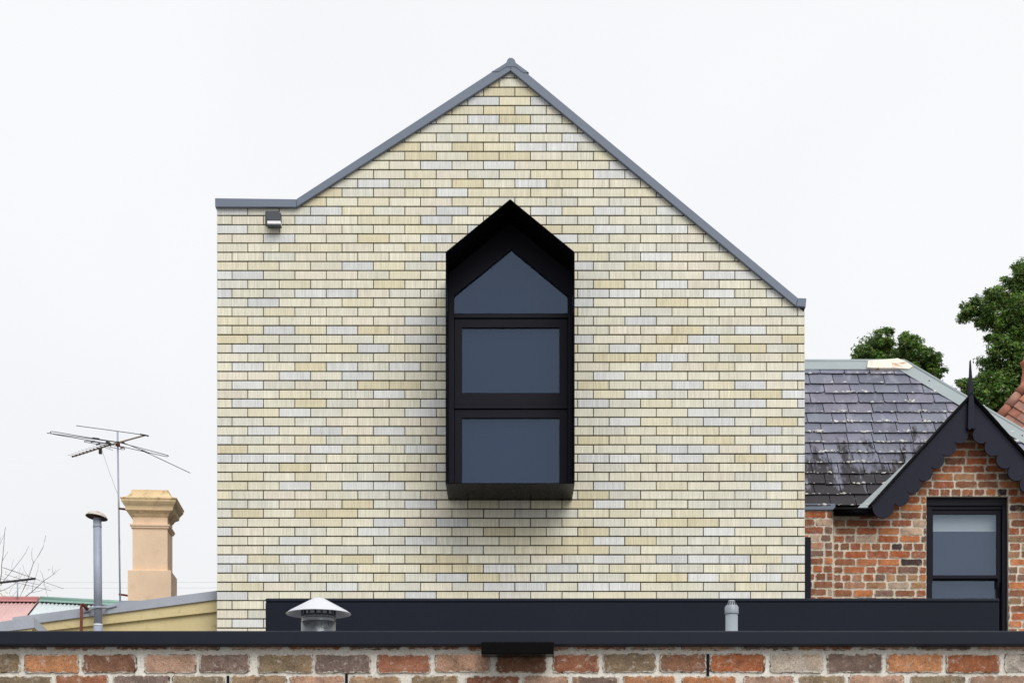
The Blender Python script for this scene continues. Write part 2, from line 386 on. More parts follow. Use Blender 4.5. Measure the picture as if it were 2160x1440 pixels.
# wall body carries an opening for the projecting window
wall = prism('wall', [(p[0] * .9995, p[1] - .004) for p in body], YM + .016, YM + 8.5, M['mortar_dark'], house)
CW, CH, CPX, CPY = 66.3, 19.31, 489.3, 1227.1           # course module in photo pixels
inside = (0, 3)
LS = line(wprof[1], wprof[2], inside); RS = line(wprof[2], wprof[3], inside)
pal = [lin(224, 221, 202), lin(228, 224, 203), lin(218, 217, 203), lin(224, 218, 192), lin(218, 209, 178), lin(222, 223, 220), lin(214, 216, 214), lin(226, 219, 201)]
wgt = [5, 4, 4.6, 3.6, 2.2, 4.8, 3.6, 3]
last_white = {}
ori_box = (PX(948, YM), PX(1204, YM), PZ(1046, YM), PZ(560, YM))
brick_cache = {}
def brick_geo(poly, cx, cz):
    n = len(poly); vs = []; b = .0016
    mxp = sum(p[0] for p in poly)/n; mzp = sum(p[1] for p in poly)/n
    for p in poly: vs.append((p[0]-cx, .018, p[1]-cz))
    for p in poly: vs.append((p[0]-cx, b, p[1]-cz))
    for p in poly:
        dx, dz = mxp-p[0], mzp-p[1]
        vs.append((p[0]-cx + math.copysign(min(b, abs(dx)), dx), 0, p[1]-cz + math.copysign(min(b, abs(dz)), dz)))
    fs = []
    for r in range(2):
        for i in range(n):
            j = (i+1) % n; fs.append((r*n+i, r*n+j, (r+1)*n+j, (r+1)*n+i))
    fs.append(tuple(2*n+i for i in range(n)))
    return vs, fs
singles = []; rest_v = []; rest_f = []; rest_t = []
jx, jz = .0038, .0060
cream = []
for k in range(-58, 9):
    ya = CPY + CH * (k - 1); yb = CPY + CH * k           # course between two joints
    zt, zb = PZ(ya, YM) - jz, PZ(yb, YM) + jz
    off = 0 if k % 2 == 1 else CW / 2
    for i in range(-2, 22):
        xa, xb = CPX + off + CW * i, CPX + off + CW * (i + 1)
        x0, x1 = PX(xa, YM) + jx, PX(xb, YM) - jx
        full = True
        if x1 <= XL + .01 or x0 >= XR - .01: continue
        if x0 < XL: x0 = XL; full = False
        if x1 > XR: x1 = XR; full = False
        if x1 - x0 < .012: continue
        poly = [(x0, zb), (x1, zb), (x1, zt), (x0, zt)]
        a0 = area(poly)
        if yb < 440: poly = clip(poly, *LS) if poly else poly
        if len(poly) > 2: poly = clip(poly, *RS)
        if len(poly) < 3 or area(poly) < 2e-4: continue
        if zt > wprof[0][1] and 436 < yb < 460: poly = [(p[0], min(p[1], wprof[0][1] - .002)) for p in poly]; full = False
        if area(poly) < a0 * .999: full = False
        if full and x0 > ori_box[0] and x1 < ori_box[1] and zb > ori_box[2] and zt < ori_box[3]: continue
        cream.append((k, poly, full))
cand = sorted([c for c in cream if c[2]], key=lambda c: -c[0])
cand = [c for c in cand if c[0] <= 2][:300]
ids = {id(c) for c in cand}
prev = -1
for c in cream:
    k, poly, full = c
    mx_ = sum(p[0] for p in poly) / len(poly)
    ti = random.choices(range(len(pal)), wgt)[0]
    near_w = any(abs(mx_ - q) < .34 for q in last_white.get(k, [])[-1:] + [z for z in last_white.get(k - 1, []) if abs(mx_ - z) < .2])
    if ti in (5, 6) and near_w and random.random() < .75: ti = random.choice((0, 1, 2, 3, 7))
    if ti in (5, 6): last_white.setdefault(k, []).append(mx_)
    var = random.randrange(3); kk = (.965, 1.0, 1.03)[var]
    t = tuple(min(.86, v * kk) for v in pal[ti])
    if id(c) in ids:
        cx = (poly[0][0] + poly[1][0]) / 2; cz = (poly[0][1] + poly[2][1]) / 2
        key = (ti, var)
        if key not in brick_cache:
            vs, fs = brick_geo(poly, cx, cz); me = bpy.data.meshes.new('brick'); me.from_pydata(vs, [], fs); me.materials.append(M['cream_brick']); set_tint(me, t); brick_cache[key] = me
        o = bpy.data.objects.new('brick', brick_cache[key]); COL.objects.link(o); o.location = (cx + random.uniform(-.0012, .0012), YM + random.uniform(-.002, .002), cz + random.uniform(-.0008, .0008)); o.parent = wall
    else:
        vs, fs = brick_geo(poly, 0, 0); dy = random.uniform(-.002, .002); b0 = len(rest_v)
        rest_v += [(v[0], v[1] + YM + dy, v[2]) for v in vs]; rest_f += [tuple(b0 + q for q in f) for f in fs]; rest_t += [t] * len(vs)
bw = mesh('brickwork', rest_v, rest_f, M['cream_brick'], wall, tint=rest_t); bw['kind'] = 'stuff'
# roof and its metal verge capping
YC = YM - .045
roofp = [(454, 419), (624, 420), (1077.5, 128), (1684, 629), (1700, 629), (1699, 647), (1679, 645), (1078, 148.5), (624.5, 436.5), (455, 436.5)]
roof = prism('roof', [(PX(a, YM + .05), PZ(b, YM + .05) - .01) for a, b in roofp], YM + .05, YM + 8.6, M['slate_metal'], house)
pxprism('verge_capping', [(453.5, 418), (624.6, 420.2), (625.4, 436.4), (453.8, 436.2)], YC, YC, YM + .3, M['slate_metal'], house, .002)
pxprism('verge_capping', [(625.2, 419.9), (1077, 126.5), (1077, 149), (626, 436)], YC, YC - .001, YM + .3, M['slate_metal'], house, .002)
pxprism('verge_capping', [(1077.4, 126.5), (1683.4, 628.6), (1678.6, 644.6), (1077.4, 149)], YC, YC - .001, YM + .3, M['slate_metal'], house, .002)
pxprism('verge_capping', [(1684, 628.2), (1701, 629), (1699.6, 646.8), (1679.4, 645)], YC, YC, YM + .3, M['slate_metal'], house, .002)
rc = [(690, 470), (830, 467), (970, 374), (1150, 374), (1300, 489), (1400, 482), (1150, 300), (1140, 262), (1118, 228), (1080, 206), (1030, 207), (1000, 230), (982, 266), (972, 306)]
pxprism('ridge_capping', [(960 + a / 9, 100 + b / 9) for a, b in rc], YC, YC - .006, YM + 8.7, M['slate_metal'], house, .001)
# projecting window
YO = YM - .66; YW = YM - .12                             # front edge, glazing plane
def o2(pts, Y): return [(PX(a, Y), PZ(b, Y)) for a, b in pts]
outl = [(939.5, 1020), (1211.5, 1020), (1213, 531), (1077, 420), (940.5, 531)]
xo0, xo1 = PX(940, YO), PX(1212.2, YO); zo0, zo1, zap = PZ(1020, YO), PZ(531.5, YO), PZ(420, YO); xap = (xo0 + xo1) / 2
outer = [(xo0, zo0), (xo1, zo0), (xo1, zo1), (xap, zap), (xo0, zo1)]
tk = .008
inner = [(xo0 + tk, zo0 + tk), (xo1 - tk, zo0 + tk), (xo1 - tk, zo1 - tk*.6), (xap, zap - tk*1.3), (xo0 + tk, zo1 - tk*.6)]
ori = ring_frame('oriel_window', outer, inner, YO, YM + .03, M['black_metal'], house)
ori['label'] = 'pointed black steel window box projecting from the cream wall'
fo = [(p[0], p[1]) for p in inner]
def opening(pts): return [(PX(a, YW), PZ(b, YW)) for a, b in pts]
# outer window frame, following the box
fi = opening([(958, 1046), (1197.5, 1046), (1197.5, 622), (1078.5, 524), (958, 622)])
ring_frame('window_frame', fo, fi, YW, YW + .07, M['black_frame'], ori)
def wbar(name, x0, x1, ya, yb, dy0, dy1, bev=.002): return pxbox(name, x0, x1, ya, yb, YW, YW + dy0, YW + dy1, M['black_frame'], ori, bev)
wbar('transom', 958.3, 1197.2, 661.5, 671, -.012, .06)
wbar('transom', 958.3, 1197.2, 852.6, 862, -.012, .06)
for (ya, yb, ga, gb) in ((672.4, 851.6, 690, 828), (863.2, 1046, 880.5, 1026)):
    so_ = opening([(959.2, yb), (1196.2, yb), (1196.2, ya), (959.2, ya)]); si_ = opening([(974.5, gb), (1180, gb), (1180, ga), (974.5, ga)])
    ring_frame('sash', so_, si_, YW + .004, YW + .05, M['black_frame'], ori)
    s2_ = opening([(976.4, gb - 2), (1178.2, gb - 2), (1178.2, ga + 2), (976.4, ga + 2)])
    pxbox('pane', 972, 1182, ga - 2, gb + 2, YW, YW + .026, YW + .032, M['glass'], ori)
prism('pane', opening([(957, 663), (1198, 663), (1198, 620), (1078.5, 522), (957, 620)]), YW + .036, YW + .042, M['glass'], ori)
prism('blind', opening([(957, 1046), (1198, 1046), (1198, 620), (1078.5, 522), (957, 620)]), YW + .074, YW + .08, M['blind_and_room_grey'], ori)

# wall lamp by the left parapet
wl = empty('wall_light'); tag(wl, 'small square outdoor lamp with white band high on the cream wall', 'lamp')
pxbox('mounting_plate', 560.5, 590, 447.5, 477, YM, YM - .03, YM + .005, M['lamp_body'], wl, .003)
pxbox('housing', 563.5, 592.5, 449, 466, YM - .1, YM - .11, YM - .03, M['lamp_body'], wl, .004)
pxbox('diffuser', 563.9, 592.1, 466.3, 472.8, YM - .1, YM - .108, YM - .03, M['white_diff'], wl, .002)
pxbox('base', 563.5, 592.5, 473, 476.2, YM - .1, YM - .11, YM - .03, M['lamp_body'], wl, .001)

# ================================================================ FLAT-ROOFED ADDITION WITH DARK PARAPET
YA = 12.0
ad = empty('dark_parapet_addition'); tag(ad, 'low flat-roofed addition with long dark navy metal parapet before the cream wall', 'building')
pxbox('parapet', 560, 2107.5, 1268.5, 1345, YA, YA, YA + .12, M['navy'], ad, .006)
pxbox('parapet_capping', 559.6, 2108, 1261, 1269, YA, YA - .006, YA + .13, M['navy_coat'], ad, .008)
box('wall', PX(561, YA), PX(2106.5, YA), YA + .02, YM - .02, -.1, PZ(1346, YA), M['render_wall'], ad)
box('flat_roof', PX(562, YA), PX(2105, YA), YA + .121, YM - .03, PZ(1346, YA) + .001, PZ(1290, YA), M['roof_membrane'], ad)
box('return_parapet', PX(2095, YA), PX(2107.2, YA), YA + .131, YM - .03, PZ(1346, YA) + .001, PZ(1263, YA), M['navy'], ad)

# ================================================================ FRONT GARAGE: OLD BRICK WALL WITH METAL COPING
YF = 7.2
gar = empty('garage'); tag(gar, 'low garage with weathered sandstock brick wall under a dark navy metal coping', 'garage')
XF0, XF1 = PX(-330, YF), PX(2490, YF)
gw = box('brick_wall', XF0, XF1, YF + .005, YF + .24, -.1, PZ(1341, YF), M['mortar_near'], gar)
box('coping', XF0 - .02, XF1 + .02, YF - .055, YF + .3, PZ(1359.5, YF - .055), PZ(1329.3, YF - .055), M['navy_coat'], gar, .006, 2)
box('flat_roof', XF0, XF1, YF + .301, YA - .01, 2.3, 2.42, M['roof_membrane'], gar)
box('side_wall', XF0, XF0 + .2, YF + .24, YA - .01, -.1, 2.299, M['render_wall'], gar)
box('side_wall', XF1 - .2, XF1, YF + .24, YA - .01, -.1, 2.299, M['render_wall'], gar)
row2 = [(-75, 44, 'olive'), (50, 166, 'orange'), (173, 289, 'brown'), (304, 415, 'pink'), (420, 527, 'purple'), (543, 661, 'olive'), (664, 783, 'purple'), (795, 908, 'red'), (917, 1034, 'pink'),
        (1045, 1152, 'brown'), (1165, 1264, 'red'), (1271, 1384, 'olive'), (1391, 1490, 'brown'), (1497, 1614, 'bright'), (1624, 1736, 'pale'), (1744, 1862, 'purple'), (1870, 1989, 'orange'), (1995, 2110, 'bright'), (2118, 2236, 'pale')]
row3 = [(-40, 110, 'olive'), (116, 229, 'red'), (238, 358, 'purple'), (363, 474, 'olive'), (486, 605, 'tan'), (611, 725, 'pink'), (736, 846, 'tan'), (868, 967, 'olive'), (982, 1096, 'red'), (1102, 1200, 'pink'),
        (1206, 1306, 'purple'), (1314, 1424, 'orange'), (1438, 1554, 'orange'), (1568, 1676, 'pink'), (1685, 1784, 'olive'), (1790, 1908, 'pink'), (1920, 2036, 'olive'), (2044, 2164, 'pink')]
def near_row(row, ya, yb):
    for a, b, c in row:
        wob = random.uniform(-1.2, 1.2)
        old_brick('brick', PX(a, YF), PX(b, YF), PZ(yb + wob, YF), PZ(ya + wob, YF), YF, OLD[c], M['near_brick'], gw, .0030, (22, 8), proud=random.uniform(.001, .005), rad=.004)
near_row(row2, 1378.5, 1418); near_row(row3, 1424, 1462)
def fill_row(ya, yb, s):
    x = -320 + s; row = []
    while x < 2440:
        wd = random.uniform(104, 119); row.append((x, x + wd, random.choice(list(OLD)))); x += wd + random.uniform(6, 13)
    near_row(row, ya, yb)
near_row([(a - 60, b - 62, random.choice(['pink', 'purple', 'brown', 'red', 'pink'])) for a, b, c in row2] + [(2190, 2290, 'red')], 1335, 1370)
for side in ((-320, -205), (-198, -83)): near_row([(side[0], side[1], 'red')], 1378.5, 1418)
near_row([(2243, 2355, 'tan'), (2362, 2470, 'red')], 1378.5, 1418); near_row([(-165, -48, 'red'), (2172, 2280, 'brown'), (2288, 2400, 'tan')], 1424, 1462)
for q in range(3): fill_row(1467 + 43.5 * q, 1506 + 43.5 * q, (q % 2) * 55)
for a, ya, yb in ((1493.5, 1378, 1424), (481, 1424, 1468), (731, 1420, 1466)):   # open weep holes between bricks
    pxbox('weep_hole', a - 3, a + 2.6, ya, yb, YF, YF - .0005, YF + .012, M['slot'], gw)
# bar light under the coping
bl = empty('bar_light'); tag(bl, 'black bar-shaped wall lamp fixed under the garage coping', 'lamp')
YB = YF - .16
o = pxbox('lamp_housing', 1015, 1168.5, 1352.5, 1378.5, YB, YB, YF - .052, M['black_metal'], bl, .003)
pxbox('back_plate', 1040, 1142, 1367, 1380, YF - .05, YF - .051, YF + .008, M['black_metal'], bl, .002)

# ---- things standing on the garage roof
YV = 9.75; k = YV / F
vc = empty('roof_vent'); tag(vc, 'white conical roof vent cowl on a grey metal duct before the navy parapet', 'vent')
vx = PX(672, YV); Z = lambda py: PZ(py, YV)
lathe('duct', [(36.5*k, 2.4), (36.5*k, Z(1312)), (34.8*k, Z(1310.5)), (36.8*k, Z(1308)), (34.6*k, Z(1306)), (36.5*k, Z(1304)), (36.5*k, Z(1297)), (33*k, Z(1297)), (33*k, Z(1306))], (vx, YV, 0), M['cowl_neck'], vc, 40, cap=False)
lathe('duct_cap', [(.001, Z(1303)), (33*k, Z(1303))], (vx, YV, 0), M['slot'], vc, 32, cap=False)
cw = lathe('cowl', [(.001, Z(1260.2)), (9*k, Z(1260.4)), (11*k, Z(1261)), (61.5*k, Z(1288.6)), (62*k, Z(1289.8)), (64*k, Z(1290.6)), (68.5*k, Z(1294)), (68*k, Z(1294.8)), (63.5*k, Z(1292.2)), (60*k, Z(1290.6)), (10*k, Z(1264)), (.001, Z(1263.6))], (vx, YV, 0), M['white_cowl'], vc, 56, cap=False)
for a in range(8):
    an = a * math.pi / 4 + .3; cx, cy = vx + 34.7*k*math.cos(an), YV + 34.7*k*math.sin(an)
    box('strut', cx - 2.2*k, cx + 2.2*k, cy - .003, cy + .003, Z(1299), Z(1279), M['cowl_neck'], vc)
YP = 9.9; k = YP / F; Z = lambda py: PZ(py, YP)
pv = empty('vent_pipe'); tag(pv, 'slim grey plastic vent pipe with slotted conical cap before the navy parapet', 'pipe')
vx = PX(1543.2, YP)
lathe('pipe', [(13*k, 2.4), (13*k, Z(1290))], (vx, YP, 0), M['pvc'], pv, 28)
lathe('collar', [(13.05*k, Z(1294.6)), (14.4*k, Z(1294.2)), (14.6*k, Z(1293)), (14.6*k, Z(1280.2)), (14*k, Z(1279.4)), (.002, Z(1279))], (vx, YP, 0), M['pvc'], pv, 28, cap=False)
lathe('cap', [(13.6*k, Z(1280)), (13.4*k, Z(1278.6)), (7.2*k, Z(1266.6)), (6*k, Z(1265.6)), (.001, Z(1265.4))], (vx, YP, 0), M['pvc'], pv, 28, cap=False)
for a in range(14):
    an = 2 * math.pi * a / 14; c, s = math.cos(an), math.sin(an)
    p0 = Vector((vx + 12.3*k*c, YP + 12.3*k*s, Z(1276))); p1 = Vector((vx + 8.2*k*c, YP + 8.2*k*s, Z(1268)))
    tube('slot', [p0, p1], 1.0*k, M['slot'], pv, 5)

# ================================================================ YELLOW LEAN-TO ON THE LEFT
YY = 16.45
ye = empty('yellow_lean_to'); tag(ye, 'ochre yellow lean-to with sloping galvanised capping beside the cream house', 'building')
Xl, Xr = PX(-260, YY), XL - .004
def yl(a, b): return (PX(a, YY), PZ(b, YY))
slope = (1247.5 - 1297.8) / (455.5 - 70)
def top(x): return 1297.8 + slope * (x - 70)
xr_px = HX + Xr * F / YY
wl_ = prism('wall', [(Xl, -.1), (Xr, -.1), (Xr, PZ(1268, YY)), (PX(88, YY), PZ(1316, YY)), (Xl, PZ(1340, YY))], YY, YY + 5, M['yellow'], ye)
prism('barge_board', [yl(60, 1318), yl(90, 1313), (Xr, PZ(top(xr_px) + 17, YY)), (Xr, PZ(top(xr_px) + 43.5, YY)), yl(70, 1334)], YY - .035, YY - .001, M['yellow'], ye, .002)
prism('capping', [yl(30, top(30)), (Xr, PZ(top(xr_px), YY)), (Xr, PZ(top(xr_px) + 19, YY)), yl(89, 1314.6), yl(30, top(30) + 19)], YY - .06, YY + .25, M['galv_flat'], ye, .002)
prism('roof_sheet', [(Xl, PZ(1336, YY)), yl(60, 1301.5), (Xr, PZ(top(xr_px) + 1.5, YY)), (Xr, PZ(top(xr_px) + 12, YY)), yl(60, 1312), (Xl, PZ(1345, YY))], YY + .2501, YY + 5.1, M['galv'], ye)
Yq = 16.2
def q_(a, b): return (PX(a, Yq), PZ(b, Yq))
prism('corner_capping', [q_(-240, 1343), q_(71, 1300.6), q_(73, 1323), q_(-240, 1362)], Yq, Yq + .012, M['galv_flat'], ye, .001)
a0, a1, b0_, b1 = P(71, 1300.6, Yq + .013), P(73, 1323, Yq + .013), P(71, 1300.6, Yq) + Vector((.115, .18, -.13)), P(73, 1323, Yq) + Vector((.115, .18, -.13))
mesh('corner_return', [a0, a1, b1, b0_, a0 + Vector((-.01, .01, 0)), a1 + Vector((-.01, .01, 0)), b1 + Vector((-.01, .01, 0)), b0_ + Vector((-.01, .01, 0))], [(0, 1, 2, 3), (7, 6, 5, 4), (0, 4, 5, 1), (3, 2, 6, 7), (0, 3, 7, 4), (1, 5, 6, 2)], M['galv_flat'], ye)
prism('corner_wall', [q_(-240, 1355), q_(66, 1318), (PX(66, Yq), -.1), (PX(-240, Yq), -.1)], Yq + .02, YY - .04, M['yellow'], ye)
# flue
YFL = 16.22; k = YFL / F
fl = empty('flue_pipe'); tag(fl, 'tall grey galvanised flue pipe with tilted rusty mushroom cap before the yellow lean-to', 'pipe')
fx = PX(206.2, YFL)
pts = [Vector((fx + (0.3*k if z < PZ(1200, YFL) else -.4*k), YFL, z)) for z in (.0, PZ(1320, YFL), PZ(1100, YFL))]
tube('pipe', [pts[0], Vector((fx + .8*k, YFL, PZ(1317, YFL)))], 9.4*k, M['galv'], fl, 24)
tube('pipe', [Vector((fx + .8*k, YFL, PZ(1318, YFL))), Vector((fx - 1.0*k, YFL, PZ(1092, YFL)))], 8.7*k, M['galv'], fl, 24)
tube('joint_band', [Vector((fx + .8*k, YFL, PZ(1319, YFL))), Vector((fx + .8*k, YFL, PZ(1315.5, YFL)))], 9.6*k, M['pale_sheet'], fl, 24)
tube('joint_band', [Vector((fx - .9*k, YFL, PZ(1112, YFL))), Vector((fx - 1.0*k, YFL, PZ(1107, YFL)))], 9.1*k, M['galv'], fl, 24)
tl = Matrix.Rotation(math.radians(8.5), 3, 'Y') @ Matrix.Rotation(math.radians(-7), 3, 'X')
hx, hz = PX(204, YFL), PZ(1089, YFL)
lathe('cap', [(.001, 10.5*k), (8*k, 9.6*k), (15*k, 7*k), (20*k, 3.2*k), (23.6*k, -1.6*k), (23.3*k, -2.2*k)], (hx, YFL, hz), simple('rusty_white_cap', lin(200, 192, 182), .6, 0, .4, .08, 6, dirt=(lin(132, 82, 52), .46, .6, 14)), fl, 32, tilt=tl, cap=False)
lathe('cap_underside', [(23.0*k, -2.0*k), (18*k, 0*k), (8*k, 1.5*k), (.001, 2*k)], (hx, YFL, hz), M['rust_dark'], fl, 32, tilt=tl, cap=False)
tube('cap_stay', [Vector((fx - 1.0*k, YFL, PZ(1094, YFL))), Vector((hx, YFL, hz + 4*k))], 6*k, M['rust'], fl, 12)
# bracket strap across the capping
tube('bracket', [P(176, 1291, YY - .063), P(188, 1287, YY - .075), P(200, 1281, YFL - 9.4*k), P(206, 1279.6, YFL - 10*k), P(213, 1280, YFL - 9.4*k), P(226, 1281, YY - .075), P(246, 1276.5, YY - .063)], .012, M['galv'], fl, 8)
rp = empty('rusty_pipe'); tag(rp, 'short rusty brown pipe with elbow in front of the yellow lean-to', 'pipe')
YR = 16.3; k = YR / F
tube('pipe', [Vector((PX(171.5, YR), YR, 0)), Vector((PX(171.5, YR), YR, PZ(1278, YR)))], 3*k, M['rust'], rp, 14)
tube('elbow', [Vector((PX(171.5, YR), YR, PZ(1281, YR))), Vector((PX(171.5, YR), YR, PZ(1275, YR))), Vector((PX(173.5, YR), YR + .015, PZ(1273.6, YR))), Vector((PX(177.5, YR), YR + .04, PZ(1277.5, YR))), Vector((PX(181, YR), YR + .09, PZ(1283, YR)))], 3.7*k, M['rust'], rp, 14)

# ================================================================ RENDERED CHIMNEY WITH TV ANTENNA
YCH = 22.5; k = YCH / F
ch = empty('chimney'); tag(ch, 'tan rendered chimney with moulded cornice behind the yellow lean-to', 'chimney')
ROT = Matrix.Rotation(math.radians(4.0), 3, 'Z'); cc_ = Vector((PX(316.5, YCH), YCH, 0))
def sq(name, prof, mat, bev=0):
    vs = []; fs = []; hwm = 36.5
    for hw, py in prof:
        z = PZ(py, YCH)
        for sx, sy in ((-1, -1), (1, -1), (1, 1), (-1, 1)):
            d = (hw + (hwm - 36.5)) * k
            v = Vector((sx * hw * k, sy * hw * k * 1.1 + hwm * k * 1.1, 0)); v = ROT @ v; vs.append(cc_ + v + Vector((0, 0, z)))
    n = len(prof)
    for i in range(n - 1):
        for q in range(4):
            q2 = (q + 1) % 4; fs.append((i*4 + q, i*4 + q2, (i+1)*4 + q2, (i+1)*4 + q))
    fs.append((3, 2, 1, 0)); fs.append(tuple((n-1)*4 + q for q in range(4)))
    return mesh(name, vs, fs, mat, ch)
sq('base', [(45, 1850), (45, 1206), (45, 1204.2), (43.6, 1203)], M['render_tan'])
sq('shaft', [(36.5, 1204), (36.5, 1112)], M['render_tan'])
sq('neck_band', [(36.7, 1114), (39.6, 1113), (39.6, 1110.6), (41.6, 1109), (41.6, 1106), (36.8, 1105)], M['render_tan'])
sq('neck', [(36.3, 1106), (36.3, 1088)], M['render_tan'])
sq('cornice', [(36.6, 1090), (39, 1087.5), (40.5, 1084), (44, 1081), (49, 1078), (49.6, 1073.4), (50.6, 1070), (54.5, 1065), (57, 1061), (57.4, 1056.8), (58.6, 1056), (58.6, 1053.6), (57, 1053)], M['cornice'])
sq('cap', [(56.8, 1053.2), (51, 1051), (45.5, 1047.5), (41.5, 1043), (39, 1038), (38, 1033), (36.5, 1032.4)], M['cornice'])
# older house under the chimney, mostly hidden
oh = empty('rear_house'); tag(oh, 'low rear house hidden behind the yellow lean-to, carrying the tan chimney', 'house')
box('wall', PX(200, YCH), PX(470, YCH), YCH - .3, YCH + 4, -.1, PZ(1300, YCH), M['render_wall'], oh)
prism('roof', [(PX(190, YCH), PZ(1310, YCH)), (PX(480, YCH), PZ(1310, YCH)), (PX(400, YCH), PZ(1275, YCH)), (PX(270, YCH), PZ(1275, YCH))], YCH - .35, YCH + 4.1, M['galv'], oh)
# antenna
an = empty('tv_antenna'); tag(an, 'spindly TV antenna on a thin mast strapped to the tan chimney', 'antenna')
YT = YCH - .06; za = PZ(936, YT); k = YT / F
HZ = lambda a, b, dz=0.0: on_z(a, b, za + dz)
mast_t, mast_b = P(248, 909, YT), P(254, 1268, YT)
tube('mast', [mast_b - Vector((0, 0, .25)), mast_t], 1.9*k, M['galv'], an, 10)
tube('boom', [HZ(152.5, 963), HZ(232, 938), HZ(306, 917.5)], 1.9*k, M['boom'], an, 8)
zz = lambda a, b: (90 + a / 6.75, 880 + b / 6.75)
def el(pts, r=.75, mat='alu'): return tube('element', [HZ(*zz(*p)) for p in pts], r*k, M[mat], an, 6)
el([(478, 117), (1075, 197), (1395, 243)], .8)
el([(60, 222), (425, 268), (1050, 352)], .8)
el([(1150, 360), (1420, 470)], .8); el([(1500, 508), (2100, 790)], .8)
tube('folded_dipole', [HZ(*zz(*p)) for p in [(960, 378), (160, 240), (112, 222), (105, 210), (118, 200), (150, 202), (720, 297), (1060, 348), (1780, 538), (1792, 548), (1778, 556), (1740, 552), (1060, 400)]], .8*k, M['alu'], an, 6)
tube('folded_dipole', [HZ(*zz(*p)) for p in [(930, 405), (615, 352), (592, 345), (597, 335), (625, 333), (960, 385), (1150, 430), (1172, 445), (1160, 457), (1120, 455), (960, 420)]], .75*k, M['alu'], an, 6)
for a, b in (((710, 292), (808, 305)), ((1410, 466), (1512, 510)), ((690, 350), (738, 338)), ((765, 386), (812, 374)), ((1112, 436), (1160, 424)), ((1390, 240), (1508, 264)), ((1055, 350), (1165, 362))):
    tube('insulator', [HZ(*zz(*a)), HZ(*zz(*b))], 1.5*k, M['black_plastic'], an, 6)
for i in range(10):
    cx, cy = 432 + i * 49.5, 548 - i * 17.4
    tube('director', [HZ(*zz(cx - 76, cy - 16)), HZ(*zz(cx + 60, cy + 14))], .45*k, M['alu'], an, 5)
    tube('clip', [HZ(*zz(cx - 8, cy), .0), HZ(*zz(cx + 12, cy + 8), .0)], 1.3*k, M['black_plastic'], an, 6)
for i in range(3): tube('director', [HZ(*zz(800 + 40*i, 400 - 14*i)), HZ(*zz(1000 - 30*i, 468 - 30*i))], .5*k, M['alu'], an, 5)
c0 = HZ(*zz(930, 378)); c1 = HZ(*zz(975, 392))
tube('junction_box', [c0 + Vector((-.02, 0, .03)), c1], 3.6*k, M['black_plastic'], an, 8)
c0 = HZ(*zz(822, 440)); box('balun', c0.x - .02, c0.x + .02, c0.y - .02, c0.y + .02, za - .075, za + .012, M['black_plastic'], an, .004)
c0 = HZ(*zz(1070, 378)); box('mast_clamp', c0.x - .025, c0.x + .025, YT - .03, YT + .03, za - .03, za + .03, M['rust'], an, .005)
tube('cable', [c0 + Vector((PX(90 + 828/6.75, YT) - c0.x, .05, -.06)), P(230, 993, YT - .02), P(249.2, 1044, YT - .012), P(249.6, 1075, YT - .02), P(250, 1110, YT - .03), P(253.6, 1140, YT - .02), P(251.8, 1180, YT - .03), P(254, 1215, YT - .02), P(252.8, 1238, YT - .03), P(254.6, 1266, YT - .02)], .5*k, M['cable'], an, 5)
for py in (1072, 1253):
    z = PZ(py, YT); tube('bracket', [Vector((PX(250.5, YT), YT - .004, z)), Vector((PX(262, YT), YT + .02, z - .004)), Vector((PX(276, YT), YT + .1, z - .012))], 2.2*k, M['rust'], an, 8)

# ================================================================ CORRUGATED ROOFS BEHIND
YK = 32.0
def corr_house(name, label, xa, xb, ridge_l, ridge_r, sheet, rmat, endcap=None):
    e = empty(name); tag(e, label, 'house', 'terrace roofs behind the lean-to')
    X0, X1 = PX(xa, YK), PX(xb, YK); pitch = .076; n = int((X1 - X0) / (pitch / 8))
    run, drop = 4.5, 4.5 * math.tan(math.radians(27))
    vs = []; fs = []
    for i in range(n + 1):
        x = X0 + (X1 - X0) * i / n; h = .015 * math.sin(2 * math.pi * x / pitch)
        zr = PZ(ridge_l + (ridge_r - ridge_l) * i / n, YK) - .05
        vs += [(x, YK, zr + h), (x, YK - run, zr - drop + h), (x, YK + run, zr - drop + h)]
    for i in range(n): a = 3*i; fs += [(a, a+1, a+4, a+3), (a, a+3, a+5, a+2)]
    r = mesh('corrugated_roof', vs, fs, sheet, e, True)
    tube('ridge_cap', [Vector((X0, YK - .02, PZ(ridge_l + 4, YK))), Vector((X1, YK - .02, PZ(ridge_r + 4, YK)))], .048, rmat, e, 12)
    vs = []
    for x, z in ((X0 + .004, PZ(ridge_l + 7, YK)), (X1 - .004, PZ(ridge_r + 7, YK))): vs += [(x, YK - .05, z + .02), (x, YK - .20, z - .045), (x, YK - .20, z - .05), (x, YK - .05, z + .012)]
    mesh('ridge_flashing', vs, [(0, 4, 5, 1), (1, 5, 6, 2), (2, 6, 7, 3), (3, 7, 4, 0), (0, 1, 2, 3), (7, 6, 5, 4)], rmat, e)
    zr = min(PZ(ridge_l, YK), PZ(ridge_r, YK))
    box('wall', X0 + .03, X1 - .03, YK - run + .25, YK + run - .25, -.1, zr - drop - .02, M['render_wall'], e)
    return e
corr_house('terrace_house', 'faded pink corrugated roof with red ridge cap behind the yellow lean-to', -420, 83, 1256, 1259, M['pink_sheet'], M['pink_ridge'])
corr_house('terrace_house', 'pale zinc corrugated roof with green ridge cap behind the flue pipe', 85.5, 330, 1258.5, 1271, M['pale_sheet'], M['green_ridge'])
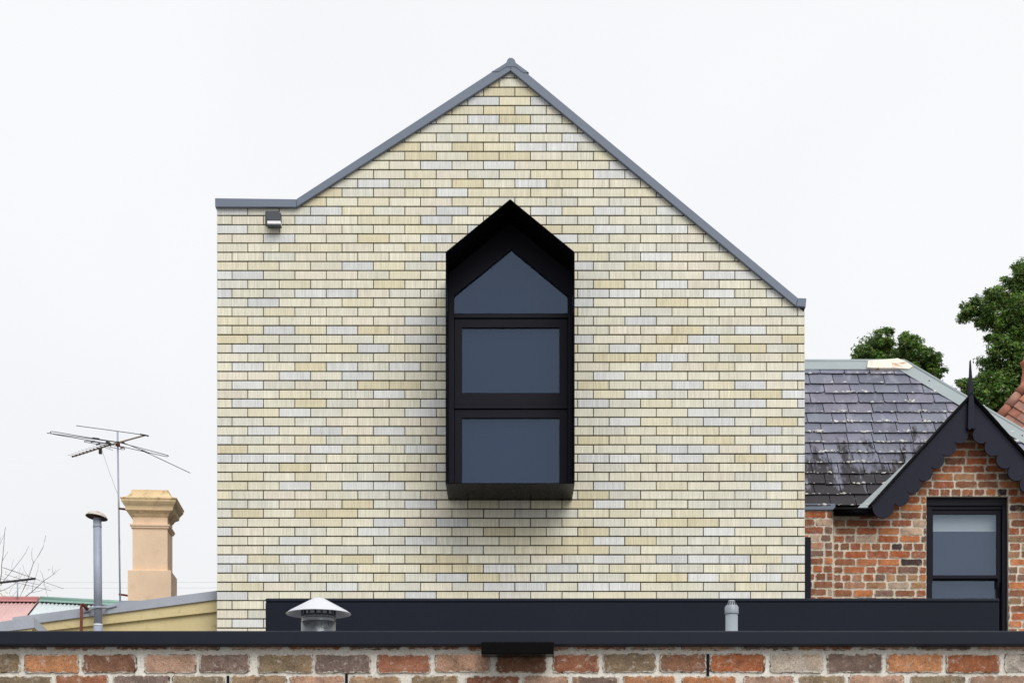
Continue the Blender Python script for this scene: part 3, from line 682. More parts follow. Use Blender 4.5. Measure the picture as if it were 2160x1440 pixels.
# second antenna far behind, by the bare tree
YT2 = 31.9
a2 = empty('distant_antenna'); tag(a2, 'distant dark rooftop antenna among the bare twigs above the pink roof', 'antenna')
tube('mast', [P(37, 1262, YT2), P(37, 1224, YT2)], .012, M['galv'], a2, 6)
tube('boom', [P(-20, 1231, YT2), P(2, 1228, YT2), P(75, 1219.5, YT2)], .022, M['black_plastic'], a2, 6)
for i, (xa, ya, xb, yb) in enumerate(((5, 1196, 134, 1241), (-20, 1215, 108, 1245), (10, 1210, 60, 1226), (30, 1222, 85, 1233))):
    tube('element', [P(xa, ya, YT2 + .02), P(xb, yb, YT2 + .02)], .004, M['alu'], a2, 5)
# overhead wires, drooping between poles out of view
for i, (ya, yb) in enumerate(((1227.5, 1226), (1239.5, 1237.5))):
    Yw = 60.0; pts = []
    for s in range(13):
        px = -260 + 1100 * s / 12; q = (s / 12 - .5) * 2; pts.append(P(px, ya + (yb - ya) * s / 12 + 3 * (1 - q*q) - 2, Yw + (i * .4)))
    o = tube('overhead_wire', pts, .0042, M['cable'], None, 5); tag(o, ('upper' if i == 0 else 'lower') + ' thin overhead wire crossing the sky behind the tan chimney', 'wire', 'overhead wires')
for px, nm in ((-262, 'left'), (842, 'right')):
    Yw = 60.2
    pl = empty('utility_pole'); tag(pl, 'timber utility pole beyond the pink roof carrying two wires' if px < 0 else 'timber utility pole hidden behind the cream house carrying two wires', 'pole')
    tube('pole', [Vector((PX(px, Yw), Yw, 0)), Vector((PX(px, Yw), Yw, PZ(1215, Yw)))], .13, M['bark'], pl, 10)

# ================================================================ OLD BRICK HOUSE ON THE RIGHT
YH = 18.75
bh = empty('old_brick_house'); tag(bh, 'old red-brick house with slate roof and scalloped dark gable beside the cream house', 'house')
def h(a, b, Y=YH): return (PX(a, Y), PZ(b, Y))
apx = 2047.0
# main roof plane: 45 degrees from the eaves back to the ridge
YE = YH - .12; ZE = PZ(1071, YE); TP = math.tan(math.radians(54))
RUN = ((HY - 768) * YE / F - (ZE - CZ)) / (TP - (HY - 768) / F); YRg = YE + RUN; ZRg = ZE + RUN * TP
SLATE_Z0 = ZE
M['slate'] = mk_slate()
S2 = math.cos(math.radians(54)); S3 = math.sin(math.radians(54))
XHIP = PX(1908, YRg)
def rp_(u, v, up=0.0): return Vector((u, YE + v * S2 - up * S3, ZE + v * S3 + up * S2))      # roof coordinates: along, up the slope, off the slope
def ray_roof(px, py, up=0.0):
    d = Vector(((px - HX) / F, 1, (HY - py) / F)); n = Vector((0, -S3, S2)); p0 = rp_(0, 0, up)
    t = n.dot(p0 - Vector((0, 0, CZ))) / n.dot(d); return Vector((0, 0, CZ)) + d * t
VR = RUN / S2
_h = ray_roof(2160, 916); UH0 = XHIP + (_h.x - XHIP) * RUN / (YRg - _h.y); HK = (UH0 - XHIP) / VR     # hip foot, and hip run per metre of slope
# walls
X0H, X1H = PX(1758, YH), PX(2336, YH)
zE = PZ(1078, YH); WX0, WX1 = PX(1954, YH), PX(2127.5, YH); WZ0, WZ1 = PZ(1352, YH), PZ(1046, YH)
gl_, gr_, ga_ = PX(1829, YH), PX(2265, YH), PZ(842, YH)
wallh = empty('wall'); wallh.parent = bh
wv = []; 
bmw = bmesh.new()
def add_prism(bm, poly, y0, y1):
    a = [bm.verts.new((p[0], y0, p[1])) for p in poly]; b = [bm.verts.new((p[0], y1, p[1])) for p in poly]
    bm.faces.new(a); bm.faces.new(b[::-1]); n = len(poly)
    for i in range(n): bm.faces.new((a[i], b[i], b[(i+1) % n], a[(i+1) % n]))
yb0, yb1 = YH + .004, YH + .26
gz = lambda x: zE + (ga_ - zE) * (1 - abs(x - PX(apx, YH)) / (gr_ - PX(apx, YH)))
add_prism(bmw, [(X0H, -.1), (WX0, -.1), (WX0, gz(WX0)), (gl_, zE), (X0H, zE)], yb0, yb1)
add_prism(bmw, [(WX1, -.1), (X1H, -.1), (X1H, zE), (gr_, zE), (WX1, gz(WX1))], yb0, yb1)
add_prism(bmw, [(WX0, -.1), (WX1, -.1), (WX1, WZ0), (WX0, WZ0)], yb0, yb1)
add_prism(bmw, [(WX0, WZ1), (WX1, WZ1), (WX1, gz(WX1)), (PX(apx, YH), ga_), (WX0, gz(WX0))], yb0, yb1)
bmesh.ops.recalc_face_normals(bmw, faces=bmw.faces[:])
bpy.data.objects.remove(wallh); wallh = from_bm('wall', bmw, M['mortar_house'], bh)
box('side_wall', X0H + .01, X0H + .25, yb1 + .001, YH + 6, -.1, ZE - .1, M['mortar_house'], bh)
# bricks
PITCH = 16.35
GL = line((gl_, zE), (PX(apx, YH), ga_ - .06), (PX(apx, YH), zE)); GR = line((gr_, zE), (PX(apx, YH), ga_ - .06), (PX(apx, YH), zE))
names = list(OLD); wts = dict(orange=5, red=7, brown=6, purple=2.2, tan=1.6, olive=1, pink=2, dark=.9, pale=.9, bright=3.5)
HB = {q: tuple(c * f for c, f in zip(OLD[q], (1.0, .83, .73))) for q in OLD}
def house_rows(par, xa_px, xb_px, Y, y_top, y_bot, base, clip_gable, holes, headers=(), wobble=1.2, xmax_bricks=9999):
    nrow = int((y_bot - base) / PITCH) + 2; r0 = int((y_top - base) / PITCH) - 1
    for r in range(r0, nrow):
        ya, yb = base + r * PITCH, base + (r + 1) * PITCH
        hd = r in headers; x = xa_px + (0 if r % 2 else -23) + random.uniform(-4, 4)
        if hd: x = xa_px - random.uniform(0, 12)
        while x < xb_px:
            wd = (23.0 if hd else 46.3) + random.uniform(-2.2, 2.2)
            if not hd and random.random() < .10: wd = 23
            segs = [(max(x, xa_px), min(x + wd, xb_px))]
            x += wd
            for (h0, h1, hy0, hy1) in holes:
                if (ya + yb) / 2 > hy0 and (ya + yb) / 2 < hy1:
                    ns = []
                    for s0, s1 in segs:
                        if s1 <= h0 or s0 >= h1: ns.append((s0, s1))
                        else:
                            if s0 < h0: ns.append((s0, h0))
                            if s1 > h1: ns.append((h1, s1))
                    segs = ns
            for s0, s1 in segs:
                if s1 - s0 < 4.5: continue
                jo = random.uniform(.75, 1.6); wz = random.uniform(-.6, .6) * wobble * .5
                x0, x1 = PX(s0 + jo, Y), PX(s1 - jo, Y); z0, z1 = PZ(yb - jo * .85 + wz, Y), PZ(ya + jo * .85 + wz, Y)
                col = HB[random.choices(names, [wts[q] for q in names])[0]]
                if clip_gable and ya < 1085:
                    pts = [(x0 + (x1-x0)*i/5, z0) for i in range(5)] + [(x1, z0 + (z1-z0)*i/2) for i in range(2)] + [(x1 - (x1-x0)*i/5, z1) for i in range(5)] + [(x0, z1 - (z1-z0)*i/2) for i in range(2)]
                    pl_ = clip(clip(pts, *GL), *GR)
                    if len(pl_) < 3 or area(pl_) < 3e-4: continue
                    if len(pl_) == len(pts): pl_ = None
                else: pl_ = None
                old_brick('brick', x0, x1, z0, z1, Y, col, M['house_brick'], par, .0036, (7, 3), proud=random.uniform(.001, .005), poly=pl_, rad=.0045)
house_rows(wallh, 1757.5, 2262, YH, 905, 1372, 1046 - 16.35 * 9, True, [(1955.5, 2126, 1046.5, 1400)], headers=(8, 15, 19), xmax_bricks=2200)
# pier against the cream house
pr = empty('brick_pier'); tag(pr, 'narrow red-brick pier with grey metal cap between cream house and old house', 'pier')
YPi = YH - .11
pw = box('pier_core', XR + .02, PX(1757.5, YPi), YPi + .004, YPi + .5, -.1, PZ(1074, YPi), M['mortar_house'], pr)
house_rows(pw, 1624, 1757.5, YPi, 1076, 1340, 1076.5, False, [], headers=(3, 7))
box('metal_cap', XR + .02, PX(1761, YPi), YPi - .03, YPi + .52, PZ(1074.5, YPi - .03), PZ(1061.5, YPi - .03), M['slate_metal'], pr, .003)
dp = pxbox('steel_post', 1694, 1710.6, 1132, 1400, YPi - .16, YPi - .16, YPi - .1, M['navy'], None, .003)
dp.location = (0, 0, 0); tag(dp, 'slim navy metal post between cream house corner and brick pier', 'post')
box('post_foot', PX(1690, YPi - .16), PX(1713, YPi - .16), YPi - .18, YPi - .004, -.05, PZ(1399.5, YPi - .16), M['navy'], dp)
# roof deck, hip side, slates
def deck(name, pts, mat, par, th=.05):
    n = (pts[1]-pts[0]).cross(pts[2]-pts[0]).normalized(); n = n if n.z > 0 else -n
    m_ = len(pts); vs = list(pts) + [p - n*th for p in pts]
    fs = [tuple(range(m_)), tuple(range(2*m_-1, m_-1, -1))] + [(i, m_+i, m_+(i+1) % m_, (i+1) % m_) for i in range(m_)]
    o = mesh(name, vs, fs, mat, par)
    bm = bmesh.new(); bm.from_mesh(o.data); bmesh.ops.recalc_face_normals(bm, faces=bm.faces[:]); bm.to_mesh(o.data); bm.free(); return o
UL = XR + .03
vap = (ga_ - .02 - ZE) / S3; AX = PX(apx, YH)
roofh = deck('roof', [rp_(UL, 0), rp_(gl_ + .05, 0), rp_(AX, vap), rp_(gr_, 0), rp_(UH0, 0), rp_(XHIP, VR), rp_(UL, VR)], M['slot'], bh)
deck('hip_roof', [rp_(UH0, 0) + Vector((.002, 0, 0)), Vector((UH0 + .002, YRg + 4, ZE)), Vector((XHIP + .002, YRg + 3, ZRg)), rp_(XHIP, VR) + Vector((.002, 0, 0))], M['slot'], bh)
spal = [lin(114, 116, 132), lin(107, 109, 124), lin(122, 123, 138), lin(100, 102, 116), lin(120, 117, 132), lin(115, 119, 132)]
EXP = VR / 14.3; SW = .287
lich_v = []; lich_f = []
def blob(c, r, nrm):
    b0 = len(lich_v); t1 = Vector((1, 0, 0)); t2 = nrm.cross(t1); m_ = 7; ph = random.random() * 6
    for q in range(m_):
        a = ph + 2*math.pi*q/m_; rr = r * random.uniform(.7, 1.3); lich_v.append(c + t1*rr*1.5*math.cos(a) + t2*rr*.6*math.sin(a))
    for q in range(m_):
        a = ph + 2*math.pi*q/m_; rr = r * .55 * random.uniform(.8, 1.2); lich_v.append(c + t1*rr*1.5*math.cos(a) + t2*rr*.6*math.sin(a) + nrm*r*.55)
    for q in range(m_): q2 = (q+1) % m_; lich_f.append((b0+q, b0+q2, b0+m_+q2, b0+m_+q))
    lich_f.append(tuple(b0+m_+q for q in range(m_)))
RN = Vector((0, -S3, S2))
for r in range(15):
    v0, v1 = r * EXP + .012, (r + 1) * EXP + .05
    u = UL - .2 + (SW / 2 if r % 2 else 0) + random.uniform(-.03, .03)
    while u < UH0:
        wd = SW + random.uniform(-.012, .012)
        if random.random() < .14 and r < 9: wd *= .55
        a, b = u + .0042, u + wd - .0042; u += wd
        umax = lambda v: XHIP + (VR - v) * HK
        a = max(a, UL)
        if b - a < .03: continue
        vt = min(v1, VR - .005); sk = random.uniform(-.006, .006); dv = random.uniform(-.009, .009)
        lowpts = [(a, v0 + dv + sk)] + [(a + (b-a)*q/4, v0 + dv + sk*(1-q/2) + random.uniform(-.0025, .0025)) for q in (1, 2, 3)] + [(b, v0 + dv - sk)]
        if random.random() < .22:                                     # chipped corner
            if random.random() < .5: lowpts = lowpts[:-1] + [(b - .025, v0 + dv - sk), (b, v0 + .03)]
            else: lowpts = [(a, v0 + .028), (a + .022, v0 + dv)] + lowpts[1:]
        poly = lowpts + [(b, vt), (a, vt)]
        pa, pb = (UH0 + .02, 0.0), (XHIP + .02, VR)
        A = line(pa, pb, (UL, 0)); poly = clip(poly, *A)
        if len(poly) < 3 or area(poly) < .002: continue
        n = len(poly); th = random.uniform(.006, .010); vs = []
        for (pu, pv) in poly:
            lift = .023 * (1 - (pv - v0) / (v1 - v0)) + .003; vs.append(rp_(pu, pv, lift + th))
        for (pu, pv) in poly:
            lift = .023 * (1 - (pv - v0) / (v1 - v0)) + .003; vs.append(rp_(pu, pv, lift))
        fs = [tuple(range(n)), tuple(range(2*n-1, n-1, -1))] + [(i, n+i, n+(i+1) % n, (i+1) % n) for i in range(n)]
        # skip slates wholly hidden behind the gable front
        mid = rp_((a+b)/2, (v0+vt)/2); mpx, mpy = HX + mid.x*F/mid.y, HY - (mid.z-CZ)*F/mid.y
        if abs((a+b)/2 - AX) / (AX - gl_) + (v0 + vt)/2 / vap < .84: continue
        kx = random.uniform(.93, 1.07); col = tuple(c*kx for c in random.choice(spal))
        o = mesh('slate', vs, fs, M['slate'], roofh, tint=col)
        dens = .9 if 2 < r < 10 else .5
        if mpx < 2170:
            for q in range(12):
                if random.random() < dens * .62:
                    uu = random.uniform(a, b); 
                    if uu < umax(v0) - .1:
                        rad = min(.014, .0045 * random.expovariate(1.0)) + .0035
                        if 2 < r < 12 and random.random() < .06: rad = .022
                        for _ in range(9 if rad > .02 else 1): blob(rp_(uu + random.gauss(0, .028)*(rad > .02), v0 + random.uniform(.0, .014) + (rad > .02)*random.uniform(0, .03), .034), random.uniform(.006, .012) if rad > .02 else rad, RN)
o = mesh('lichen', lich_v, lich_f, M['lichen'], roofh); o['kind'] = 'stuff'
# ridge and hip flashings
def strip(name, p0, p1, q1, q0, th, mat, par):
    n = (p1-p0).cross(q0-p0).normalized(); n = n if n.z > 0 else -n
    vs = [p0, p1, q1, q0] + [p - n*th for p in (p0, p1, q1, q0)]
    o = mesh(name, vs, [(0, 1, 2, 3), (7, 6, 5, 4), (0, 4, 5, 1), (1, 5, 6, 2), (2, 6, 7, 3), (3, 7, 4, 0)], mat, par)
    bm = bmesh.new(); bm.from_mesh(o.data); bmesh.ops.recalc_face_normals(bm, faces=bm.faces[:]); bm.to_mesh(o.data); bm.free(); return o
strip('ridge_flashing', rp_(UL, VR - .135, .034), rp_(XHIP + .03, VR - .135, .034), rp_(XHIP, VR + .01, .045), rp_(UL, VR + .01, .045), .006, M['lead'], bh)
tube('ridge_roll', [rp_(UL, VR + .012, .03), rp_(XHIP, VR + .012, .03)], .026, M['lead'], bh, 10)
hd = (rp_(UH0, 0) - rp_(XHIP, VR)); hl = hd.length; hdn = hd / hl
side = hdn.cross(RN).normalized(); side = side if side.x < 0 else -side
h0_, h1_ = rp_(XHIP, VR, .05), rp_(UH0, 0, .05)
strip('hip_flashing', h0_ + side*.165 - RN*.014, h1_ + side*.165 - RN*.014, h1_, h0_ , .006, M['lead'], bh)
tube('hip_roll', [h0_ - RN*.012, h1_ - RN*.012], .024, M['lead'], bh, 10)
for s in (.42, 1.05, 1.75, 2.4):
    lathe('fixing', [(.009, 0), (.006, .005)], h0_ + hdn*s + side*.08 - RN*.005, M['slot'], bh, 8, tilt=RN.to_track_quat('Z', 'Y').to_matrix())
# painted lead patch over the ridge end
pp = [ray_roof(a, b, .06) for a, b in ((1829, 774.5), (1831, 760), (1888, 756), (1893, 755), (1908, 760.5), (1926, 772), (1917, 777.5), (1888, 775.5), (1850, 775.8))]
deck('lead_patch', pp, M['lead_patch'], bh, .03)
# valley flashing beside the gable
vp = [ray_roof(a, b, .036) for a, b in ((1806, 1073), (1850, 1073), (1925, 985), (1990, 912), (1984, 906), (1900, 985))]
deck('valley_flashing', vp, M['lead'], bh, .01)
# gable roof slabs and scalloped barge boards
YG = YH - .24
def gp(a, b): return (PX(a, YG), PZ(b, YG))
for sgn in (-1, 1):
    mirror = lambda a: apx + sgn * (apx - a) * -1 if sgn > 0 else a
    X = (lambda a: a) if sgn < 0 else (lambda a: 2 * apx - a)
    slab = [gp(X(2047), 836.5), gp(X(1838), 1066.5), gp(X(1834), 1063.6), gp(X(2047), 829.5)]
    prism('gable_roof', slab, YG - .03, YG + 1.1, M['slot'], bh, .001)
    for q in range(7):
        t0, t1 = q / 7, (q + 1) / 7 - .004
        e0 = (2047 + (1838-2047)*t0, 832.5 + (1065-832.5)*t0); e1 = (2047 + (1838-2047)*t1, 832.5 + (1065-832.5)*t1)
        prism('verge_slate', [gp(X(e0[0]), e0[1]), gp(X(e1[0]), e1[1]), gp(X(e1[0] - 1.2), e1[1] - 1.4), gp(X(e0[0] - .3), e0[1] - 2.2)], YG - .05 - .003*(q % 2), YG + .22, M['slot'], bh)
    pts = [(2047, 838), (1843, 1063)]
    cxb, cyb, rb = 1863.0, 1069.5, 22.5
    a_s, a_e = math.radians(200), math.radians(-22)            # around the bulb: left, bottom, right (image y down)
    for q in range(13):
        an_ = a_s + (a_e - a_s) * q / 12; pts.append((cxb + rb*math.cos(an_), cyb + rb*math.sin(an_)*-1 if False else cyb - rb*math.sin(an_)))
    cusps = [(1887 + 24.75*q, 1060.8 - 26.3*q) for q in range(7)]
    pts = pts[:2] + [(cxb + rb*math.cos(math.radians(t)), cyb + rb*math.sin(math.radians(t))) for t in range(185, -25, -14)]
    for q in range(6):
        c0, c1 = Vector(cusps[q]), Vector(cusps[q + 1]); pts.append(tuple(c0))
        m_ = (c0 + c1) / 2; d = (c1 - c0); nrm = Vector((-d.y, d.x)).normalized()
        nrm = nrm if nrm.x > 0 else -nrm
        cen = m_ + nrm * 1.0; R_ = (c0 - cen).length * 1.0
        a0 = math.atan2(c0.y - cen.y, c0.x - cen.x); a1 = math.atan2(c1.y - cen.y, c1.x - cen.x)
        while a1 > a0: a1 -= 2*math.pi
        if a0 - a1 > math.pi * 1.4: a0, a1 = a0, a1 + 2*math.pi
        for s in range(1, 10):
            t = a0 + (a1 - a0)*s/10; pts.append((cen.x + R_*math.cos(t), cen.y + R_*math.sin(t)))
    pts.append(cusps[6]); pts.append((2047, 904))
    prism('barge_board', [gp(X(a), b) for a, b in pts], YG - .0005*(sgn+1), YG + .032, M['barge'], bh, 0)
# finial spike with its pendant
fpts = [(2039, 906), (2043, 909), (2047.5, 904.5), (2052, 908), (2054.5, 904), (2054, 870), (2051.6, 842), (2048.6, 800), (2045.4, 760), (2043.8, 800), (2040.8, 842), (2039.6, 870)]
fin = prism('finial', [gp(a, b) for a, b in fpts], YG - .05, YG + .02, M['barge'], bh, .004)
# gutter
gut = tube('gutter', [Vector((PX(1759.5, YE - .03), YE - .04, PZ(1081, YE))), Vector((PX(1845, YE - .03), YE - .04, PZ(1081, YE)))], .048, M['black_metal'], bh, 16)
box('gutter_lip', PX(1759, YE - .09), PX(1842, YE - .09), YE - .098, YE - .03, PZ(1074.5, YE - .09), PZ(1072, YE - .09), M['black_metal'], bh, .001)
box('soffit_board', X0H, gl_ + .15, YE - .02, YH + .02, PZ(1079, YE) - .02, PZ(1073.5, YE), M['black_metal'], bh)
# sash window
win = empty('window'); win.parent = bh
def wb(name, x0, x1, ya, yb, d0, d1, mat='black_frame', bev=.003): return pxbox(name, x0, x1, ya, yb, YH + d0, YH + d0, YH + d1, M[mat], win, bev)
wb('head', 1953, 2129, 1040, 1066, .06, .22); wb('jamb', 1951, 1966, 1066.3, 1352, .075, .22); wb('jamb', 2114, 2131, 1066.3, 1352, .06, .22)
wb('moulding', 1960, 2119, 1066.5, 1074, .082, .2); 
def fr(name, xo0, xo1, yo0, yo1, xi0, xi1, yi0, yi1, d0, d1):
    Yp = YH + d0; q = lambda a, b: (PX(a, Yp), PZ(b, Yp))
    return ring_frame(name, [q(xo0, yo1), q(xo1, yo1), q(xo1, yo0), q(xo0, yo0)], [q(xi0, yi1), q(xi1, yi1), q(xi1, yi0), q(xi0, yi0)], YH + d0, YH + d1, M['black_frame'], win)
fr('upper_sash', 1960, 2114.5, 1074.3, 1219, 1968, 2103.5, 1083.5, 1212.5, .10, .145)
fr('lower_sash', 1959, 2114, 1213, 1345, 1966, 2101.5, 1223.5, 1336, .15, .19)
for xx in (1960.5, 2104.5):
    Yp = YH + .10; prism('sash_horn', [(PX(a, Yp), PZ(b, Yp)) for a, b in ((xx, 1218), (xx + 8, 1218), (xx + 7, 1226), (xx + 3.5, 1230), (xx + 3, 1237), (xx, 1239))], Yp + .002, Yp + .043, M['black_frame'], win, .001)
wb('upper_pane', 1966, 2105, 1082, 1214, .12, .125, 'glass_sash', 0); wb('lower_pane', 1964, 2103, 1222, 1338, .168, .173, 'glass_sash', 0)
wb('blind', 1962, 2110, 1078, 1120.5, .235, .238, 'blind', 0)
wb('painted_dim_room', 1960, 2112, 1120.8, 1345, .242, .245, 'blind_and_room_grey', 0)  # added sheet: its colour stands for sky reflection and dark room below the blind
wb('sill', 1948, 2134, 1345.5, 1356, -.04, .22)
ring_frame('room_lining', [(WX0 - .08, WZ0 - .08), (WX1 + .08, WZ0 - .08), (WX1 + .08, WZ1 + .08), (WX0 - .08, WZ1 + .08)], [(WX0 - .03, WZ0 - .03), (WX1 + .03, WZ0 - .03), (WX1 + .03, WZ1 + .03), (WX0 - .03, WZ1 + .03)], YH + .262, YH + .6, M['interior'], win)
box('room_back', WX0 - .1, WX1 + .1, YH + .601, YH + .65, WZ0 - .1, WZ1 + .1, M['interior'], win)

# ================================================================ TERRACOTTA ROOF AT THE FAR RIGHT
YTR = 26.0
tr = empty('terracotta_roof_house'); tag(tr, 'house with terracotta tiled hip roof and ridge finial behind the slate hip', 'house')
# hip rises to the right, away from the viewer; tile face looks left
def T(a, b, d): return P(a, b, YTR + d)
pA, pB = T(2108, 885, 0), T(2172, 806, 0)
dirh = (pB - pA).normalized(); Lh = (pB - pA).length
fdn = (T(2172, 925, -.5) - pA).normalized()             # along the tile courses, downhill to the right
nrm = dirh.cross(fdn).normalized(); nrm = nrm if nrm.y < 0 else -nrm
tm = [lin(176, 118, 92), lin(160, 104, 84), lin(188, 132, 104), lin(150, 110, 96), lin(170, 124, 108)]
base_poly = [pA - fdn*.1 - dirh*1.5, pB + dirh*.3, pB + dirh*.3 + fdn*3, pA + fdn*3 - dirh*1.5]
deck('roof', [p - nrm*.02 for p in base_poly], M['terracotta'], tr, .05)
cs = .135
for c in range(-9, 11):                                  # courses step along the hip
    for j in range(7):
        o0 = pA + dirh*(c*cs) + fdn*(.10 + j*.20) + nrm*.028
        w0, l0 = fdn*.192, dirh*(cs + .05)
        lift = nrm*.026
        q0, q1, q2, q3 = o0 + lift, o0 + w0 + lift, o0 + w0 + l0, o0 + l0
        vs = [q0, q1, q2, q3] + [q - nrm*.02 for q in (q0, q1, q2, q3)]
        kx = random.uniform(.85, 1.12)
        mesh('roof_tile', vs, [(0, 1, 2, 3), (7, 6, 5, 4), (0, 4, 5, 1), (1, 5, 6, 2), (2, 6, 7, 3), (3, 7, 4, 0)], M['tile'], tr, tint=tuple(x*kx for x in random.choice(tm)))
for c in range(-5, 6):
    a = pA + dirh*(c*.24) + nrm*.03; b = pA + dirh*(c*.24 + .26) + nrm*.03
    vs, fs = tube(None, [a, b], .07, None, seg=10, radii=[.082, .068]); kx = random.uniform(.85, 1.15)
    mesh('hip_tile', vs, fs, M['tile'], tr, True, tint=tuple(x*kx for x in random.choice(tm)))
k = YTR / F; fb = T(2170, 0, .1); Z = lambda py: PZ(py, YTR + .1)
lathe('ridge_finial', [(22*k, Z(826)), (19*k, Z(818)), (15.5*k, Z(800)), (13*k, Z(785)), (13.6*k, Z(782)), (12.6*k, Z(780)), (14*k, Z(776)), (16.5*k, Z(768)), (18*k, Z(764)), (14*k, Z(762)), (9*k, Z(756)), (7*k, Z(745)), (9*k, Z(738)), (.002, Z(728))], (fb.x, YTR + .1, 0), M['terracotta'], tr, 24)
box('wall', pA.x - .2, pA.x + 4, YTR + .4, YTR + 5, -.1, PZ(1000, YTR), M['render_wall'], tr)
prism('roof_core', [(pA.x - .2, PZ(1000, YTR) + .001), (pA.x + 4, PZ(1000, YTR) + .001), (pA.x + 4, PZ(840, YTR)), (pB.x + .25, PZ(840, YTR)), (pA.x + .15, PZ(925, YTR))], YTR + .25, YTR + 5, M['terracotta'], tr)

# ================================================================ TREES
def tree(name, label, Y, trunk_px, blobs, leaf, dens, depth=.9, hue=(1, 1, 1)):
    e = empty(name); tag(e, label, 'tree')
    base = Vector((PX(trunk_px, Y), Y + .6, 0)); k = Y / F
    top = Vector((PX(trunk_px, Y), Y + .5, P(0, blobs[0][1], Y).z))
    tv, tf = [], []
    def addt(pts, radii):
        v, f = tube(None, pts, 0, None, seg=8, radii=radii); b0 = len(tv); tv.extend(v); tf.extend([tuple(q + b0 for q in x) for x in f])
    fork = base.lerp(top, .62)
    addt([base, base.lerp(fork, .5) + Vector((.15, 0, 0)), fork], [.34, .28, .22])
    C = []; S = []; T_ = []; Nn = []
    for (bx, by, r) in blobs:
        c = P(bx, by, Y) + Vector((0, random.uniform(-depth, depth) * .6, 0)); R = r * k
        mid = Vector((PX(max(bx, trunk_px - 110) if trunk_px > 2000 else (bx + trunk_px) / 2, Y), Y + .3, PZ(by + 60, Y)))
        addt([fork, mid, c], [.06, .025, .005])
        n = int(dens * (r / 40.0) ** 2 * 2.6) + 200
        nsub = max(11, int(r * .68))                       # twig tufts on the lobe
        ds = RNG.normal(size=(nsub, 3)); ds /= np.linalg.norm(ds, axis=1)[:, None]
        tc_ = ds * (R * RNG.uniform(.08, 1.15, (nsub, 1)) ** .5) * np.array([1.05, 1, .95])
        tr_ = (R * .2 + .05) * RNG.uniform(.8, 1.5, nsub)
        sh = RNG.uniform(.5, 1.6, nsub)
        for q in range(nsub):
            m_ = max(12, int(n / nsub)); d = RNG.normal(size=(m_, 3)); d /= np.linalg.norm(d, axis=1)[:, None]
            rad = tr_[q] * (RNG.uniform(.15, 1.0, (m_, 1)) ** .55) * (1 + .35 * (RNG.random((m_, 1)) < .16))
            C.append(np.array(c) + tc_[q] + d * rad * np.array([1.1, 1.1, .8])); Nn.append(d * .7 + np.array([0, -.1, .75]) + RNG.normal(size=(m_, 3)) * .45)
            S.append(leaf * RNG.uniform(.6, 1.25, m_)); T_.append(np.full(m_, sh[q]) * RNG.uniform(.7, 1.35, m_))
    C = np.concatenate(C); Nn = np.concatenate(Nn); S = np.concatenate(S); T_ = np.concatenate(T_); n = len(C)
    Nn /= np.linalg.norm(Nn, axis=1)[:, None]
    a = RNG.normal(size=(n, 3)); u = np.cross(Nn, a); u /= np.linalg.norm(u, axis=1)[:, None]; v = np.cross(Nn, u)
    L_ = S[:, None]; W_ = S[:, None] * .42
    V = np.stack([C - u*L_*.5, C + v*W_*.5 + Nn*L_*.04, C + u*L_*.5 - Nn*L_*.06, C - v*W_*.5 + Nn*L_*.04], 1).reshape(-1, 3)
    me = bpy.data.meshes.new('crown'); me.vertices.add(4*n); me.vertices.foreach_set('co', V.astype(np.float32).ravel())
    me.loops.add(4*n); me.loops.foreach_set('vertex_index', np.arange(4*n, dtype=np.int32)); me.polygons.add(n)
    me.polygons.foreach_set('loop_start', np.arange(0, 4*n, 4, dtype=np.int32)); me.update(calc_edges=True)
    col = np.stack([.105*hue[0]*T_*(1 + .25*RNG.normal(size=n)).clip(.5, 1.6), .178*hue[1]*T_, .042*hue[2]*T_], 1).clip(.008, .4)
    set_tint(me, np.repeat(col, 4, 0)); link('crown', me, M['leaf'], e)
    mesh('trunk', tv, tf, M['bark'], e, True)
    return e
tree('broadleaf_tree', 'large dark green leafy tree rising behind the slate hip and terracotta roof', 38.0, 2290,
     [(2230, 720, 70), (2072, 628, 26), (2050, 655, 17), (2088, 640, 24), (2110, 660, 24), (2078, 672, 16), (2105, 692, 14), (2118, 618, 24), (2140, 600, 26), (2152, 575, 24), (2168, 560, 26), (2140, 660, 34), (2165, 620, 40),
      (2130, 735, 36), (2160, 700, 44), (2098, 745, 24), (2090, 768, 22), (2120, 780, 36), (2160, 775, 44), (2085, 800, 28), (2070, 825, 28), (2105, 830, 34), (2140, 840, 40), (2062, 850, 26), (2090, 865, 30), (2042, 822, 16), (2030, 830, 12), (2018, 822, 13), (2010, 812, 9), (2048, 840, 22), (2096, 655, 22), (2125, 690, 26), (2100, 712, 18),
      (2190, 650, 50), (2215, 600, 45), (2210, 800, 60), (2180, 860, 44), (2270, 640, 60), (2290, 740, 60), (2250, 840, 60), (2130, 880, 30)], .088, 1100)
tree('broadleaf_tree', 'rounded green leafy tree top behind the slate ridge', 40.0, 1890,
     [(1890, 760, 46), (1850, 738, 28), (1828, 745, 20), (1822, 765, 24), (1860, 720, 18), (1880, 728, 26), (1915, 722, 18), (1935, 722, 14), (1925, 745, 28), (1950, 760, 24), (1960, 785, 20), (1966, 772, 14), (1905, 740, 26), (1842, 765, 30), (1940, 790, 30), (1968, 800, 12), (1812, 752, 12), (1868, 706, 9), (1860, 810, 44), (1920, 815, 44), (1890, 860, 44), (1830, 800, 26)], .088, 1250)
